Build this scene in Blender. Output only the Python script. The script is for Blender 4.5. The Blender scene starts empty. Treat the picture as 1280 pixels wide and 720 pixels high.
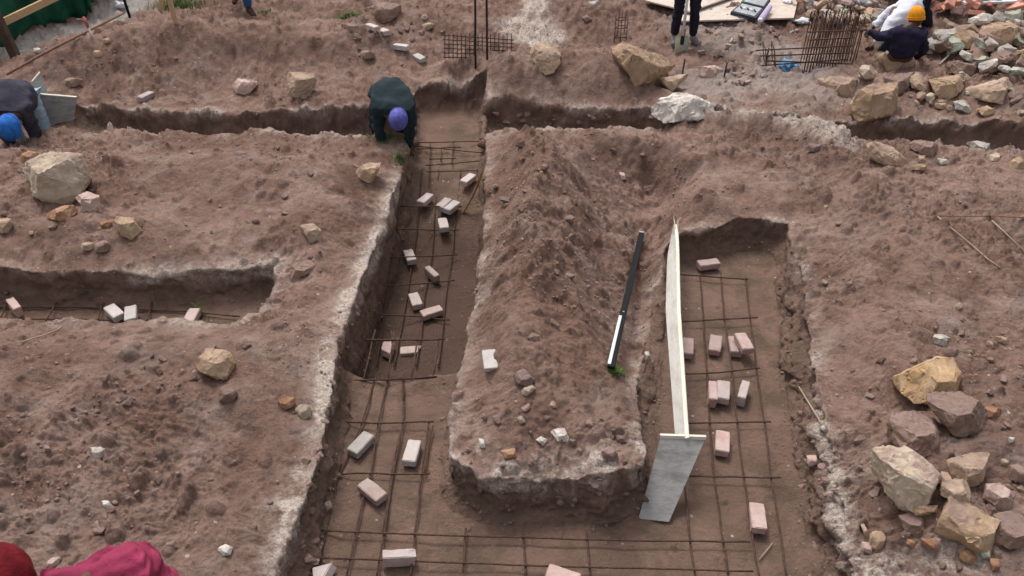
import bpy, bmesh, math, random
import numpy as np
from mathutils import Vector, Matrix
random.seed(7); rng = np.random.default_rng(7)
S = bpy.context.scene; COL = S.collection
# ------------------------------------------------------------------ camera
H = 4.34; FPX = 1000.0; PIT = math.radians(36.65)
cp, sp = math.cos(PIT), math.sin(PIT)
CAM = Vector((0, 0, H)); FW = Vector((0, cp, -sp)); UP = Vector((0, sp, cp)); RT = Vector((1, 0, 0))
cd = bpy.data.cameras.new('camera'); cam = bpy.data.objects.new('camera', cd); COL.objects.link(cam)
cam.location = CAM; cam.rotation_euler = (math.pi/2 - PIT, 0, 0)
cd.sensor_width = 36; cd.lens = 36*FPX/1280; cd.clip_start = .05; cd.clip_end = 2000
S.camera = cam
def ray(px, py): return FW + RT*((px-640)/FPX) - UP*((py-360)/FPX)
def at(px, py, z=0.0):
    r = ray(px, py); t = (z-H)/r.z; return CAM + r*t
def atY(px, py, Y):
    r = ray(px, py); return CAM + r*(Y/r.y)
ZR = .35   # the ground round the trenches; trench floor is z = 0
# ------------------------------------------------------------------ noise
_h = np.random.default_rng(3).random(65536).astype(np.float64)
def _hash(i, j, k): return _h[((i*73856093) ^ (j*19349663) ^ (k*83492791)) & 65535]
def vnoise(x, y, z):
    xi = np.floor(x).astype(np.int64); yi = np.floor(y).astype(np.int64); zi = np.floor(z).astype(np.int64)
    fx = x-xi; fy = y-yi; fz = z-zi
    fx = fx*fx*(3-2*fx); fy = fy*fy*(3-2*fy); fz = fz*fz*(3-2*fz)
    def L(a, b, t): return a+(b-a)*t
    c = [[[_hash(xi+a, yi+b, zi+d) for d in (0, 1)] for b in (0, 1)] for a in (0, 1)]
    return L(L(L(c[0][0][0], c[1][0][0], fx), L(c[0][1][0], c[1][1][0], fx), fy),
             L(L(c[0][0][1], c[1][0][1], fx), L(c[0][1][1], c[1][1][1], fx), fy), fz)*2-1
_h32 = _h.astype(np.float32)
def vnoise2(x, y, k):
    xi = np.floor(x).astype(np.int32); yi = np.floor(y).astype(np.int32); fx = (x-xi).astype(np.float32); fy = (y-yi).astype(np.float32)
    fx = fx*fx*(3-2*fx); fy = fy*fy*(3-2*fy)
    ax = xi*np.int32(7385609); bx = ax+np.int32(7385609); ay = yi*np.int32(1934967)+np.int32(k*8349 % 65536); by = ay+np.int32(1934967)
    def g(p, q):
        v = p ^ q; return _h32[(v ^ (v >> 13)) & 65535]
    a = g(ax, ay); b = g(bx, ay); c = g(ax, by); d = g(bx, by)
    a = a+(b-a)*fx; c = c+(d-c)*fx
    return (a+(c-a)*fy)*2-1
def worley(x, y, cell, k, prob, rmin, rmax):
    """height of random domes (clods) scattered one per cell where prob allows"""
    gx_ = x/cell; gy_ = y/cell; xi = np.floor(gx_).astype(np.int64); yi = np.floor(gy_).astype(np.int64); out = np.zeros(len(x))
    for a in (-1, 0, 1):
        for b in (-1, 0, 1):
            i = xi+a; j = yi+b; h1 = _hash(i, j, k); h2 = _hash(i, j, k+11); h3 = _hash(i, j, k+23); h4 = _hash(i, j, k+37)
            r = (rmin+(rmax-rmin)*h3**2)*(h4 < prob); an = h3*40; dx = (i+h1)*cell-x; dy = (j+h2)*cell-y
            u = dx*np.cos(an)+dy*np.sin(an); v = (-dx*np.sin(an)+dy*np.cos(an))*1.5
            q = 1-(u*u+v*v)/np.maximum(r*r, 1e-9); out = np.maximum(out, np.where(r > 0, np.sqrt(np.clip(q, 0, 1))*r*.8, 0))
    return out
def fbm(x, y, z, octv=4, gain=.5):
    z = np.asarray(z)
    if z.size > 20000 and z[0] == z[-1] and z[0] == z[z.size//2] and z.max() == z.min():
        s = 0; a = 1; t = 0; f = 1.0; k = int(z[0]*7)+3
        for o in range(octv):
            s = s + a*vnoise2(x*f+o*17.3+k, y*f-o*9.1, k+o*5); t += a; a *= gain; f *= 2.03
        return s/t
    s = 0; a = 1; t = 0; f = 1.0
    for o in range(octv):
        s = s + a*vnoise(x*f+o*17.3, y*f-o*9.1, z*f+o*5.7); t += a; a *= gain; f *= 2.03
    return s/t
def sstep(a, b, x):
    t = np.clip((x-a)/(b-a), 0, 1); return t*t*(3-2*t)
# ------------------------------------------------------------------ ground shape
def wp(pts, z): return np.array([[at(a, b, z).x, at(a, b, z).y] for a, b in pts])
T1 = wp([(514,120),(509,170),(501,215),(488,252),(475,287),(462,317),(450,347),(437,387),(422,440),(413,500),(401,560),(390,600),(374,655),(354,705),(340,760),(320,900),(1110,900),
         (1090,760),(1063,690),(1049,620),(1037,560),(1021,480),(1009,400),(994,320),(986,276),(930,270),(878,285),(840,290),(822,335),(810,390),
         (802,440),(799,485),(803,530),(808,590),(760,604),(700,598),(640,603),(600,600),(575,588),(560,575),(563,520),(575,470),(590,400),
         (600,330),(605,260),(610,165),(608,108),(560,103),(525,108)], ZR)
T2 = wp([(-400,200),(-20,180),(60,165),(150,160),(300,168),(450,167),(520,170),(520,138),(450,140),(300,146),(180,138),(95,125),(40,118),(-20,116),(-400,110)], ZR)
T3 = wp([(600,168),(700,161),(800,157),(860,153),(940,157),(1000,166),(1060,183),(1150,177),(1230,184),(1300,192),(1700,205),
         (1700,165),(1280,155),(1200,150),(1130,152),(1050,150),(1010,156),(985,158),(900,150),(862,145),(846,138),(800,134),(740,138),(680,132),(600,128)], ZR)
T4 = wp([(-400,412),(0,406),(120,404),(200,402),(285,404),(318,385),(344,350),(340,332),(200,339),(0,337),(-400,331)], ZR)
DP = wp([(420,473),(470,474),(520,470),(575,464),(640,300),(640,160),(480,160),(400,400)], 0)
EAST = wp([(715,185),(705,230),(700,330),(708,410),(745,475),(790,545),(830,545),(830,480),(840,290),(864,262),(872,215),(830,188),(760,180)], ZR)
YD0, YD1 = at(640, 325, -.2).y, at(640, 215, 0).y
def sdf(P, poly):
    x, y = P[:, 0], P[:, 1]; n = len(poly)
    best = np.full(len(x), 1e9); bx = np.zeros(len(x)); by = np.zeros(len(x)); ins = np.zeros(len(x), bool)
    for i in range(n):
        a = poly[i]; b = poly[(i+1) % n]; e = b-a; L2 = e@e
        t = np.clip(((x-a[0])*e[0]+(y-a[1])*e[1])/L2, 0, 1)
        cx = a[0]+t*e[0]; cy = a[1]+t*e[1]; d = (x-cx)**2+(y-cy)**2
        m = d < best; best[m] = d[m]; bx[m] = cx[m]; by[m] = cy[m]
        c = ((a[1] > y) != (b[1] > y))
        with np.errstate(divide='ignore', invalid='ignore'):
            xx = (b[0]-a[0])*(y-a[1])/(b[1]-a[1])+a[0]
        ins ^= (c & (x < xx))
    d = np.sqrt(best); s = np.where(ins, -1.0, 1.0)
    nx = (x-bx)/np.maximum(d, 1e-6)*s; ny = (y-by)/np.maximum(d, 1e-6)*s
    return d*s, nx, ny
def pdist(P, line):
    x, y = P[:, 0], P[:, 1]; best = np.full(len(x), 1e9)
    if len(line) == 1: return np.hypot(x-line[0][0], y-line[0][1])
    for a, b in zip(line[:-1], line[1:]):
        e = b-a; t = np.clip(((x-a[0])*e[0]+(y-a[1])*e[1])/(e@e), 0, 1)
        best = np.minimum(best, np.hypot(x-a[0]-t*e[0], y-a[1]-t*e[1]))
    return best
MOUNDS = [  # (polyline in the plan, radius, height)
    ([(90,88),(200,76),(330,80),(450,76)], .55, .44), ([(560,92),(600,86)], .22, .18), ([(150,45),(420,52)], .5, .20), ([(632,108),(700,102),(765,110)], .36, .42), ([(650,118),(740,122)], .22, .12), ([(500,66),(620,84)], .3, .16), ([(250,118),(270,108)], .3, -.10), ([(130,112)], .3, -.12), ([(560,62),(620,64)], .3, -.24), ([(480,42),(500,50)], .3, -.10), ([(820,62)], .25, -.22), ([(700,30),(760,38)], .4, -.12), ([(1000,132)], .25, .14), ([(690,240),(640,330)], .16, .10), ([(620,395),(640,470)], .16, .08), ([(700,400)], .15, -.08),
    ([(560,45),(600,50)], .5, -.16), ([(470,12),(520,20)], .5, .15), ([(770,45),(800,60)], .35, -.14), ([(680,18),(760,14)], .6, .12),
    ([(665,200),(668,300),(655,400),(655,480)], .32, .27), ([(700,190),(880,190)], .35, .10), ([(860,255),(900,262)], .12, .10),
    ([(30,600),(44,640)], .06, -.06), ([(120,520),(135,545)], .07, -.05), ([(290,545),(318,560)], .08, -.05), ([(210,440),(232,446)], .06, -.04), ([(1120,440),(1148,452)], .07, -.05), ([(1090,350),(1110,362)], .07, -.05), ([(1200,390),(1222,402)], .07, -.045), ([(330,230),(352,236)], .08, -.05), ([(1060,560),(1075,585)], .07, -.05), ([(880,152),(980,162),(1040,180)], .24, .20), ([(60,225),(300,215),(420,240)], .4, .10),
    ([(200,290)], .5, .04), ([(150,470),(280,480)], .6, .07), ([(60,600)], .4, .05), ([(230,610)], .3, -.05), ([(1100,250),(1250,260)], .5, .06), ([(1060,500),(1130,520)], .2, -.07),
    ([(1180,560),(1200,640)], .5, .10), ([(1060,420)], .3, .07), ([(1120,330)], .35, .05), ([(1120,110),(1270,120)], .4, .10), ([(1200,55),(1320,50)], .9, .38), ([(1130,-5),(1350,-15)], 1.1, .55),
    ([(1000,45)], .6, -.05), ([(870,-20),(960,-20)], 1.0, .05), ([(40,55),(100,25)], .5, -.12), ([(90,200),(120,225)], .2, -.04), ([(20,610),(45,630)], .12, -.05), ([(640,545)], .25, .03)]
MOUNDS = [(wp(l, ZR), r, h) for l, r, h in MOUNDS]
def shape(P):
    """P (n,2) plan points -> xyz positions and masks"""
    x, y = P[:, 0], P[:, 1]
    best = None
    for T in (T1, T2, T3, T4):
        d, nx, ny = sdf(P, T)
        if best is None: best = [d, nx, ny]
        else:
            m = d < best[0]
            for q, v in zip(best, (d, nx, ny)): q[m] = v[m]
    d, nx, ny = best
    dd, _, _ = sdf(P, DP)
    far = np.clip((y-7)/6, 0, 1)
    z1 = np.zeros(len(x))
    dn = d + fbm(x*2.3, y*2.3, z1, 3)*(.028+.05*far) + fbm(x*11, y*11, z1+4, 3)*(.02+.03*far)
    # remap so that the wall band gets more mesh rows than its plan width
    A0, A1, B0, B1 = -.17, .03, -.075, 0.0
    dr = np.interp(dn, [-.5, A0, A1, .28], [-.5, B0, B1, .28])
    band = (dn > -.5) & (dn < .28)
    # the right wall of the right trench is broken and slopes more
    rw = np.exp(-(pdist(P, wp([(1003,330),(1021,480),(1045,600),(1065,720)], ZR))/.22)**2)
    lw = np.exp(-(pdist(P, wp([(826,330),(812,390),(804,450)], ZR))/.20)**2)
    fw = sstep(7.6, 8.2, y)*.8*(1-np.exp(-(pdist(P, wp([(60,165),(300,168),(520,168),(700,160),(860,150)], ZR))/.2)**2))
    dr = dr + (lw*1.2+fw*.5)*np.interp(dn, [-.5, A0, A1, .28], [0, -.10, .0, 0])
    dr = np.where(rw > .02, dr + rw*np.interp(dn, [-.5, A0, A1, .28], [0, -.11, 0, 0]), dr)
    sh = np.where(band, dr-dn, 0)
    xo = x + nx*sh; yo = y + ny*sh
    # top surface
    top = np.full(len(x), ZR) + fbm(x*.55, y*.55, z1+2, 3)*.045
    for l, r, h in MOUNDS:
        q = pdist(P, l); top += h*np.exp(-(q/r)**2)
    top += .14*sstep(.0, .55, d)*(1-sstep(7, 8, y))
    es, _, _ = sdf(P, EAST); er = pdist(P, wp([(720,180),(703,260),(700,330),(708,410),(745,475),(795,560)], ZR))
    top -= np.minimum(er, .8)*.60*(1-sstep(-.30, .10, es+fbm(x*3, y*3, z1+7, 3)*.08))*sstep(0, .12, er)
    rough = sstep(-.35, .45, fbm(x*.9+7, y*.9, z1+9, 3))
    pil = np.exp(-(pdist(P, wp([(660,190),(690,330),(700,470)], ZR))/.45)**2)
    rough = np.clip(rough*.95+.2 + pil*.5 + far*1.1, 0, 1.6)
    n1 = fbm(x*3.1, y*3.1, z1+1, 4); n2 = fbm(x*9, y*9, z1+8, 4, .55)
    bil = 1-np.abs(fbm(x*6.5+n1, y*6.5, z1+12, 4, .55))*3.2
    lump = np.clip(fbm(x*16, y*16, z1+21, 3, .6), 0, 1)
    top += fbm(x*1.5, y*1.5, z1+19, 3)*.075 + n1*.05*(.6+rough) + n2*.024*(.35+rough) - np.clip(-bil, -1, 1)*.012*rough + lump*.038*rough
    q = fbm(x*1.9+n1*.3, y*2.6, z1+14, 4, .55)*5; fr = q-np.floor(q); top += (np.floor(q)+sstep(.6, 1, fr)-q)*.018*(.3+rough)
    q = fbm(x*4.7, y*6.1+n1*.4, z1+17, 3, .55)*5; fr = q-np.floor(q); top += (np.floor(q)+sstep(.75, 1, fr)-q)*.005*(.2+rough)
    cl = (worley(x, y, .21, 5, .42, .03, .085)+worley(x+.3, y, .10, 55, .38*np.clip(rough+.1, .1, 1), .012, .042)+worley(x, y+.7, .045, 95, .5*rough, .006, .019))
    top += cl*np.clip(.45+rough, 0, 1.15)
    diag = 1.4*fbm((x*.8+y*.6)*3, (x*-.6+y*.8)*14, z1+33, 3); top += diag*.016*pil
    top += .03*np.exp(-((dn-.05)/.07)**2)*(fbm(x*5, y*5, z1+40, 3)+.15)
    hump = np.clip(vnoise(x*2.1, y*2.1, z1+51)-.35, 0, 1)*.10*sstep(.1, .3, d); top += hump
    top = np.where(y > 22, ZR, top)
    # floor
    deep = (1-sstep(-.03, .05, dd+fbm(x*7, y*7, z1+3, 3)*.03))*(1-sstep(YD0, YD1, y))
    flo = fbm(x*1.7, y*1.7, z1+6, 3)*.014 + fbm(x*8, y*8, z1+6, 4)*.009 - deep*.34 + .05*np.exp(-((dd-.10)/.10)**2)*(y < 6.6)*(fbm(x*6, y*6, z1+31, 2)+.5) + worley(x, y, .16, 15, .22, .008, .03)*.7
    flo += .025*np.exp(-((dn+.17)/.05)**2)*(1+fbm(x*6, y*6, z1, 2)) + np.clip(fbm(x*20, y*20, z1+5, 2)-.25, 0, 1)*.03*sstep(-.4, -.1, dn)
    t = np.clip((dn-A0)/(A1-A0), 0, 1)
    tt = np.clip(t + .10*np.sin(t*2*np.pi)*0, 0, 1)
    z = flo + (top-flo)*tt
    # wall roughness, pushed sideways: strata and clods
    wall = sstep(0, .12, t)*(1-sstep(.9, 1, t))
    ws = fbm(xo*3, yo*3, z*7, 2)*(.04+.05*rw) + fbm(xo*9, yo*9, z*22, 3, .6)*(.026+.07*rw+.04*far) + fbm(xo*26, yo*26, z*34, 2)*(.016+.02*rw)
    over = .035*np.sin(np.clip(t, 0, 1)*np.pi)
    xo = xo + nx*(ws+over)*wall; yo = yo + ny*(ws+over)*wall
    # material masks
    top_e = np.exp(-((dn-.045)/.075)**2)*sstep(.55, .95, t)
    def near(l, r): return np.exp(-(pdist(P, wp(l, ZR))/r)**2)
    ce = np.clip(near([(497,225),(468,290),(440,350),(424,390),(408,445),(402,505),(388,565),(370,620),(350,690)], .07)*1.3+near([(360,640),(335,720)], .17)*.7+near([(590,575)], .11)*1.3 + near([(562,560),(600,590),(700,595),(800,590),(806,550)], .13)*1.35
          + near([(1010,470),(1034,540),(1051,620),(1062,700),(1110,712)], .05)*1.7+near([(1090,716),(1200,722)],.12) + near([(150,345),(340,330)], .12)*.9 + near([(200,402),(290,400),(345,345)], .1)*.6
          + near([(890,140),(960,150),(1050,182)], .2)*1.5 + near([(575,480),(590,400),(603,300)], .05)*.5, 0, 1.6)
    sp_ = fbm(x*24, y*24, z1+60, 3, .7)
    crust = np.clip(ce*(.5+1.7*fbm(x*4, y*4, z1+71, 4, .6)+.8*sp_), 0, 1)*sstep(.45, .8, t)
    crust = np.maximum(crust, np.exp(-((dn-.02)/.022)**2)*np.clip(ce*1.4, 0, 1)*np.clip(.55+sp_+1.3*fbm(x*6, y*6, z1+73, 2), 0, 1))
    crust = np.maximum(crust, np.clip(top_e*(.2+fbm(x*4, y*4, z1+77, 3)+.5*sp_), 0, .6))
    rid = near([(880,146),(960,156),(1010,170),(1052,184)], .16)*sstep(-.02, .06, dn)
    crust = np.maximum(crust, np.clip(rid*1.9-.35+sp_*.35+fbm(x*6, y*6, z1+5, 2)*.4, 0, .85))
    slime = np.maximum(near([(668,-10),(668,20)], .22), near([(652,34),(674,42)], .42))
    crust = np.maximum(crust, np.clip(slime*2.6-.6+sp_*.3+fbm(x*3, y*3, z1+5, 2)*.6, 0, 1)*1.0)
    cem = np.clip((near([(20,60),(80,38),(150,12),(170,-10)], .55))*2-.7+fbm(x*2, y*2, z1+80, 3)*.7, 0, 1)*(t > .9)
    cem = np.maximum(cem, np.clip(near([(900,40),(960,60),(1000,110),(900,105)], .7)*.6-.1+fbm(x*3, y*3, z1+81, 3)*.4, 0, .5)*(t > .9))
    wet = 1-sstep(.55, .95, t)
    pilw = np.clip(pil*.7+near([(730,420),(780,500)], .3)*.6+near([(185,610),(200,540),(190,500)], .14)*.9+fbm(x*1.3, y*1.3, z1+90, 3)*.55, 0, 1)
    out = np.stack([xo, yo, z], 1)
    return out, crust, wet, cem, pilw, t, dn
def build_ground():
    rows = []
    py = -150.0
    ys = [at(640, v, .3).y for v in np.arange(-150, -40, 4)] + [at(640, v, .3).y for v in np.arange(-40, 790, 1.1)]
    ys = sorted(ys)
    ymax, ymin = ys[-1], ys[0]
    ys += [ymax*1.13**k for k in range(1, 30)]
    ys = [ymin-.12*1.22**k for k in range(22, 0, -1)] + ys
    ys = np.array(sorted(ys))
    px = np.concatenate([-np.geomspace(9000, 120, 26)-120, np.arange(-160, 1441, 1.5), 1400+np.geomspace(120, 9000, 26)])
    zc = np.maximum(ys*cp + (H-.3)*sp, 3.6)
    X = (px[None, :]-640)/FPX*zc[:, None]; Y = np.repeat(ys[:, None], len(px), 1)
    P = np.stack([X.ravel(), Y.ravel()], 1)
    out, crust, wet, cem, pilw, t, dn = shape(P)
    R, Cn = X.shape
    me = bpy.data.meshes.new('ground')
    idx = np.arange(R*Cn).reshape(R, Cn)
    q = np.stack([idx[:-1, :-1], idx[:-1, 1:], idx[1:, 1:], idx[1:, :-1]], -1).reshape(-1, 4)
    me.vertices.add(R*Cn); me.vertices.foreach_set('co', out.astype(np.float32).ravel())
    me.loops.add(q.size); me.loops.foreach_set('vertex_index', q.astype(np.int32).ravel())
    me.polygons.add(len(q)); me.polygons.foreach_set('loop_start', np.arange(0, q.size, 4, dtype=np.int32))
    try: me.polygons.foreach_set('loop_total', np.full(len(q), 4, dtype=np.int32))
    except Exception: pass
    me.polygons.foreach_set('use_smooth', np.ones(len(q), bool))
    me.update(calc_edges=True)
    ca = me.color_attributes.new('soil', 'FLOAT_COLOR', 'POINT')
    c = np.stack([crust, wet, cem, pilw], 1).astype(np.float32)
    ca.data.foreach_set('color', c.ravel())
    o = bpy.data.objects.new('ground', me); COL.objects.link(o); o['kind'] = 'structure'
    return o, out, t, dn
# ------------------------------------------------------------------ materials
def newmat(name):
    m = bpy.data.materials.new(name); m.use_nodes = True; nt = m.node_tree
    b = nt.nodes['Principled BSDF']; b.inputs['Roughness'].default_value = .9
    b.inputs['Specular IOR Level'].default_value = .2
    return m, nt, b
def N(nt, t, **k):
    n = nt.nodes.new(t)
    for a, v in k.items():
        if a in n.inputs: n.inputs[a].default_value = v
        else: setattr(n, a, v)
    return n
def mixc(nt, f, a, b, mode='MIX'):
    n = nt.nodes.new('ShaderNodeMix'); n.data_type = 'RGBA'; n.blend_type = mode
    for s, v in ((n.inputs[0], f), (n.inputs[6], a), (n.inputs[7], b)):
        if hasattr(v, 'is_linked') or hasattr(v, 'links'): nt.links.new(v, s)
        elif isinstance(v, (tuple, list)): s.default_value = (*v[:3], 1)
        else: s.default_value = v
    return n.outputs[2]
def ramp(nt, v, lo, hi, a=0, b=1):
    n = nt.nodes.new('ShaderNodeMapRange'); nt.links.new(v, n.inputs[0]); n.clamp = True
    n.inputs[1].default_value = lo; n.inputs[2].default_value = hi; n.inputs[3].default_value = a; n.inputs[4].default_value = b
    return n.outputs[0]
def math_(nt, op, a, b):
    n = nt.nodes.new('ShaderNodeMath'); n.operation = op
    for s, v in ((n.inputs[0], a), (n.inputs[1], b)):
        if hasattr(v, 'links'): nt.links.new(v, s)
        else: s.default_value = v
    return n.outputs[0]
def soil_material():
    m, nt, b = newmat('soil')
    geo = N(nt, 'ShaderNodeNewGeometry'); P = geo.outputs['Position']
    def noise(sc, det=5, rough=.6, dist=0):
        n = N(nt, 'ShaderNodeTexNoise'); nt.links.new(P, n.inputs['Vector'])
        n.inputs['Scale'].default_value = sc; n.inputs['Detail'].default_value = det; n.inputs['Roughness'].default_value = rough; n.inputs['Distortion'].default_value = dist
        return n.outputs['Fac']
    at_ = N(nt, 'ShaderNodeAttribute', attribute_name='soil'); sep = N(nt, 'ShaderNodeSeparateColor'); nt.links.new(at_.outputs['Color'], sep.inputs[0])
    crust, wet, cem, red = sep.outputs[0], sep.outputs[1], sep.outputs[2], at_.outputs['Alpha']
    c = mixc(nt, ramp(nt, noise(.9, 7, .7, .3), .42, .60), (.298, .192, .156), (.180, .108, .084))
    c = mixc(nt, math_(nt, 'MULTIPLY', ramp(nt, noise(2.2, 6, .7, .4), .48, .66), .75), c, (.375, .268, .226))
    c = mixc(nt, math_(nt, 'MULTIPLY', red, .8), c, (.212, .126, .095))
    c = mixc(nt, ramp(nt, noise(9, 8, .82), .47, .64, 0, .70), c, (.100, .064, .053))  # fine deep-brown mottling, also putting micro-shadow contrast into the soil colour
    c = mixc(nt, ramp(nt, noise(42, 5, .8), .55, .75, 0, .5), c, (.34, .255, .225))
    # dug soil: browner, with darker and greener-grey bands
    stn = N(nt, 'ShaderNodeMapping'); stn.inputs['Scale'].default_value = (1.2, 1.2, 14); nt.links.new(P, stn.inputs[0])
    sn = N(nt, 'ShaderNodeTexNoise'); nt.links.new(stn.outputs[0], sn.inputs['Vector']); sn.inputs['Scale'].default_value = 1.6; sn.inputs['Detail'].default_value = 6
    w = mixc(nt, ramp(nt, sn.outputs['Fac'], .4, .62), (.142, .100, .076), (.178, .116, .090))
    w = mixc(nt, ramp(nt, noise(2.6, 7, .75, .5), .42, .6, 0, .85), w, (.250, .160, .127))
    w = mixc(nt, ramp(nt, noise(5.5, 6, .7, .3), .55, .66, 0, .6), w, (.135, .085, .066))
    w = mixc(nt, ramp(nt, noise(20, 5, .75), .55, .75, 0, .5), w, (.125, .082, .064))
    sz3 = N(nt, 'ShaderNodeSeparateXYZ'); nt.links.new(P, sz3.inputs[0])   # dug soil turns darker towards the bottom of the deep pit
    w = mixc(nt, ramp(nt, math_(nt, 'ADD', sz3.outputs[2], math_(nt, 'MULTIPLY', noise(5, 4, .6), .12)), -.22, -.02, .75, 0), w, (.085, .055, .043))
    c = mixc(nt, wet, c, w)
    c = mixc(nt, cem, c, (.40, .36, .335))
    cr = mixc(nt, ramp(nt, noise(60, 4, .8), .4, .65), (.50, .41, .36), (.74, .67, .60))
    c = mixc(nt, math_(nt, 'MULTIPLY', crust, math_(nt, 'MULTIPLY', ramp(nt, noise(34, 5, .85), .38, .55, .2, 1), ramp(nt, noise(7, 5, .8), .34, .5, .3, 1))), c, cr)
    # lime and shell flecks
    vo = N(nt, 'ShaderNodeTexVoronoi'); vo.inputs['Scale'].default_value = 17; nt.links.new(P, vo.inputs['Vector'])
    rr = N(nt, 'ShaderNodeSeparateColor'); nt.links.new(vo.outputs['Color'], rr.inputs[0])
    th = math_(nt, 'MULTIPLY', math_(nt, 'POWER', rr.outputs[0], 7.0), .22)
    fl = math_(nt, 'LESS_THAN', vo.outputs['Distance'], th)
    c = mixc(nt, math_(nt, 'MULTIPLY', fl, ramp(nt, noise(1.7, 4, .6), .48, .6, .05, .85)), c, (.62, .55, .5))
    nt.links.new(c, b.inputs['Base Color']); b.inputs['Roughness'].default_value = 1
    b.inputs['Specular IOR Level'].default_value = .08
    hgt = math_(nt, 'ADD', math_(nt, 'MULTIPLY', noise(34, 6, .7), .7), math_(nt, 'MULTIPLY', noise(110, 4, .7), .3))
    bp = N(nt, 'ShaderNodeBump'); bp.inputs['Strength'].default_value = 1; bp.inputs['Distance'].default_value = .042
    nt.links.new(hgt, bp.inputs['Height']); nt.links.new(bp.outputs[0], b.inputs['Normal'])
    return m
def stone_mat(name, c1, c2, dust=.5, dustc=(.26, .18, .155), scale=9, bump=.012, rough=.92):
    m, nt, b = newmat(name)
    tc = N(nt, 'ShaderNodeTexCoord'); oi = N(nt, 'ShaderNodeObjectInfo')
    ad = N(nt, 'ShaderNodeVectorMath', operation='ADD'); nt.links.new(tc.outputs['Object'], ad.inputs[0])
    mu = N(nt, 'ShaderNodeVectorMath', operation='SCALE'); cmb = N(nt, 'ShaderNodeCombineXYZ')
    nt.links.new(oi.outputs['Random'], cmb.inputs[0]); nt.links.new(oi.outputs['Random'], cmb.inputs[1]); nt.links.new(cmb.outputs[0], mu.inputs[0]); mu.inputs['Scale'].default_value = 50
    nt.links.new(mu.outputs[0], ad.inputs[1]); P = ad.outputs[0]
    def noise(sc, det=5, rough=.65):
        n = N(nt, 'ShaderNodeTexNoise'); nt.links.new(P, n.inputs['Vector'])
        n.inputs['Scale'].default_value = sc; n.inputs['Detail'].default_value = det; n.inputs['Roughness'].default_value = rough
        return n.outputs['Fac']
    c = mixc(nt, ramp(nt, noise(scale), .35, .65), c1, c2)
    c = mixc(nt, ramp(nt, noise(scale*5), .55, .8, 0, .55), c, tuple(v*.45 for v in c1))
    c = mixc(nt, ramp(nt, noise(scale*2.2, 6, .8), .6, .72, 0, .35), c, tuple(min(v*1.35, .8) for v in c2))
    geo = N(nt, 'ShaderNodeNewGeometry'); sx = N(nt, 'ShaderNodeSeparateXYZ'); nt.links.new(geo.outputs['Normal'], sx.inputs[0])
    up = ramp(nt, sx.outputs[2], .2, .9)
    dn = ramp(nt, noise(scale*.7, 6, .7), .62-dust*.45, .78-dust*.35)
    c = mixc(nt, math_(nt, 'MULTIPLY', math_(nt, 'MULTIPLY', up, dn), min(1, .35+dust)), c, dustc)
    hs = N(nt, 'ShaderNodeHueSaturation'); nt.links.new(c, hs.inputs['Color']); nt.links.new(ramp(nt, oi.outputs['Random'], 0, 1, .82, 1.15), hs.inputs['Value'])
    nt.links.new(hs.outputs[0], b.inputs['Base Color']); b.inputs['Roughness'].default_value = rough
    bp = N(nt, 'ShaderNodeBump'); bp.inputs['Strength'].default_value = .8; bp.inputs['Distance'].default_value = bump
    nt.links.new(math_(nt, 'ADD', noise(scale*4, 6, .75), math_(nt, 'MULTIPLY', noise(scale*.9, 5, .7), 1.5)), bp.inputs['Height']); nt.links.new(bp.outputs[0], b.inputs['Normal'])
    return m
M = {}
M['soil'] = soil_material()
M['ochre'] = stone_mat('ochre_sandstone', (.41, .27, .165), (.51, .37, .25), .5)
M['gold'] = stone_mat('golden_sandstone', (.42, .265, .14), (.51, .36, .22), .4)
M['tan'] = stone_mat('tan_sandstone', (.37, .26, .185), (.48, .36, .265), .5)
M['pale'] = stone_mat('pale_stone', (.42, .33, .25), (.56, .47, .37), .55)
M['white'] = stone_mat('white_limestone', (.50, .45, .41), (.68, .63, .58), .35, bump=.02)
M['brown'] = stone_mat('brown_stone', (.22, .145, .11), (.31, .21, .165), .85)
M['rust'] = stone_mat('rust_stone', (.30, .15, .09), (.42, .25, .15), .3)
M['purple'] = stone_mat('purple_brown_stone', (.20, .14, .13), (.27, .19, .175), .4)
M['pink'] = stone_mat('pink_stone', (.42, .28, .245), (.55, .42, .37), .3)
M['grey'] = stone_mat('grey_stone', (.33, .30, .27), (.46, .43, .39), .25)
M['green'] = stone_mat('green_grey_stone', (.34, .36, .28), (.46, .47, .39), .2)
M['clod'] = stone_mat('soil_clod', (.205, .133, .108), (.28, .19, .16), .2, scale=20)
M['brick_pink'] = stone_mat('pink_brick', (.37, .235, .215), (.45, .33, .305), .5, (.42, .34, .32), 14, .004)
M['brick_pale'] = stone_mat('pale_brick', (.42, .33, .31), (.50, .42, .41), .4, (.48, .42, .41), 14, .004)
M['brick_white'] = stone_mat('white_brick', (.39, .36, .345), (.49, .465, .46), .5, (.46, .39, .37), 14, .004)
M['brick_grey'] = stone_mat('dusty_brick', (.33, .24, .215), (.45, .35, .32), .5, (.42, .35, .32), 14, .004)
M['brick_red'] = stone_mat('red_brick', (.50, .21, .15), (.62, .33, .26), .25, (.6, .42, .36), 10, .006)
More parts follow.
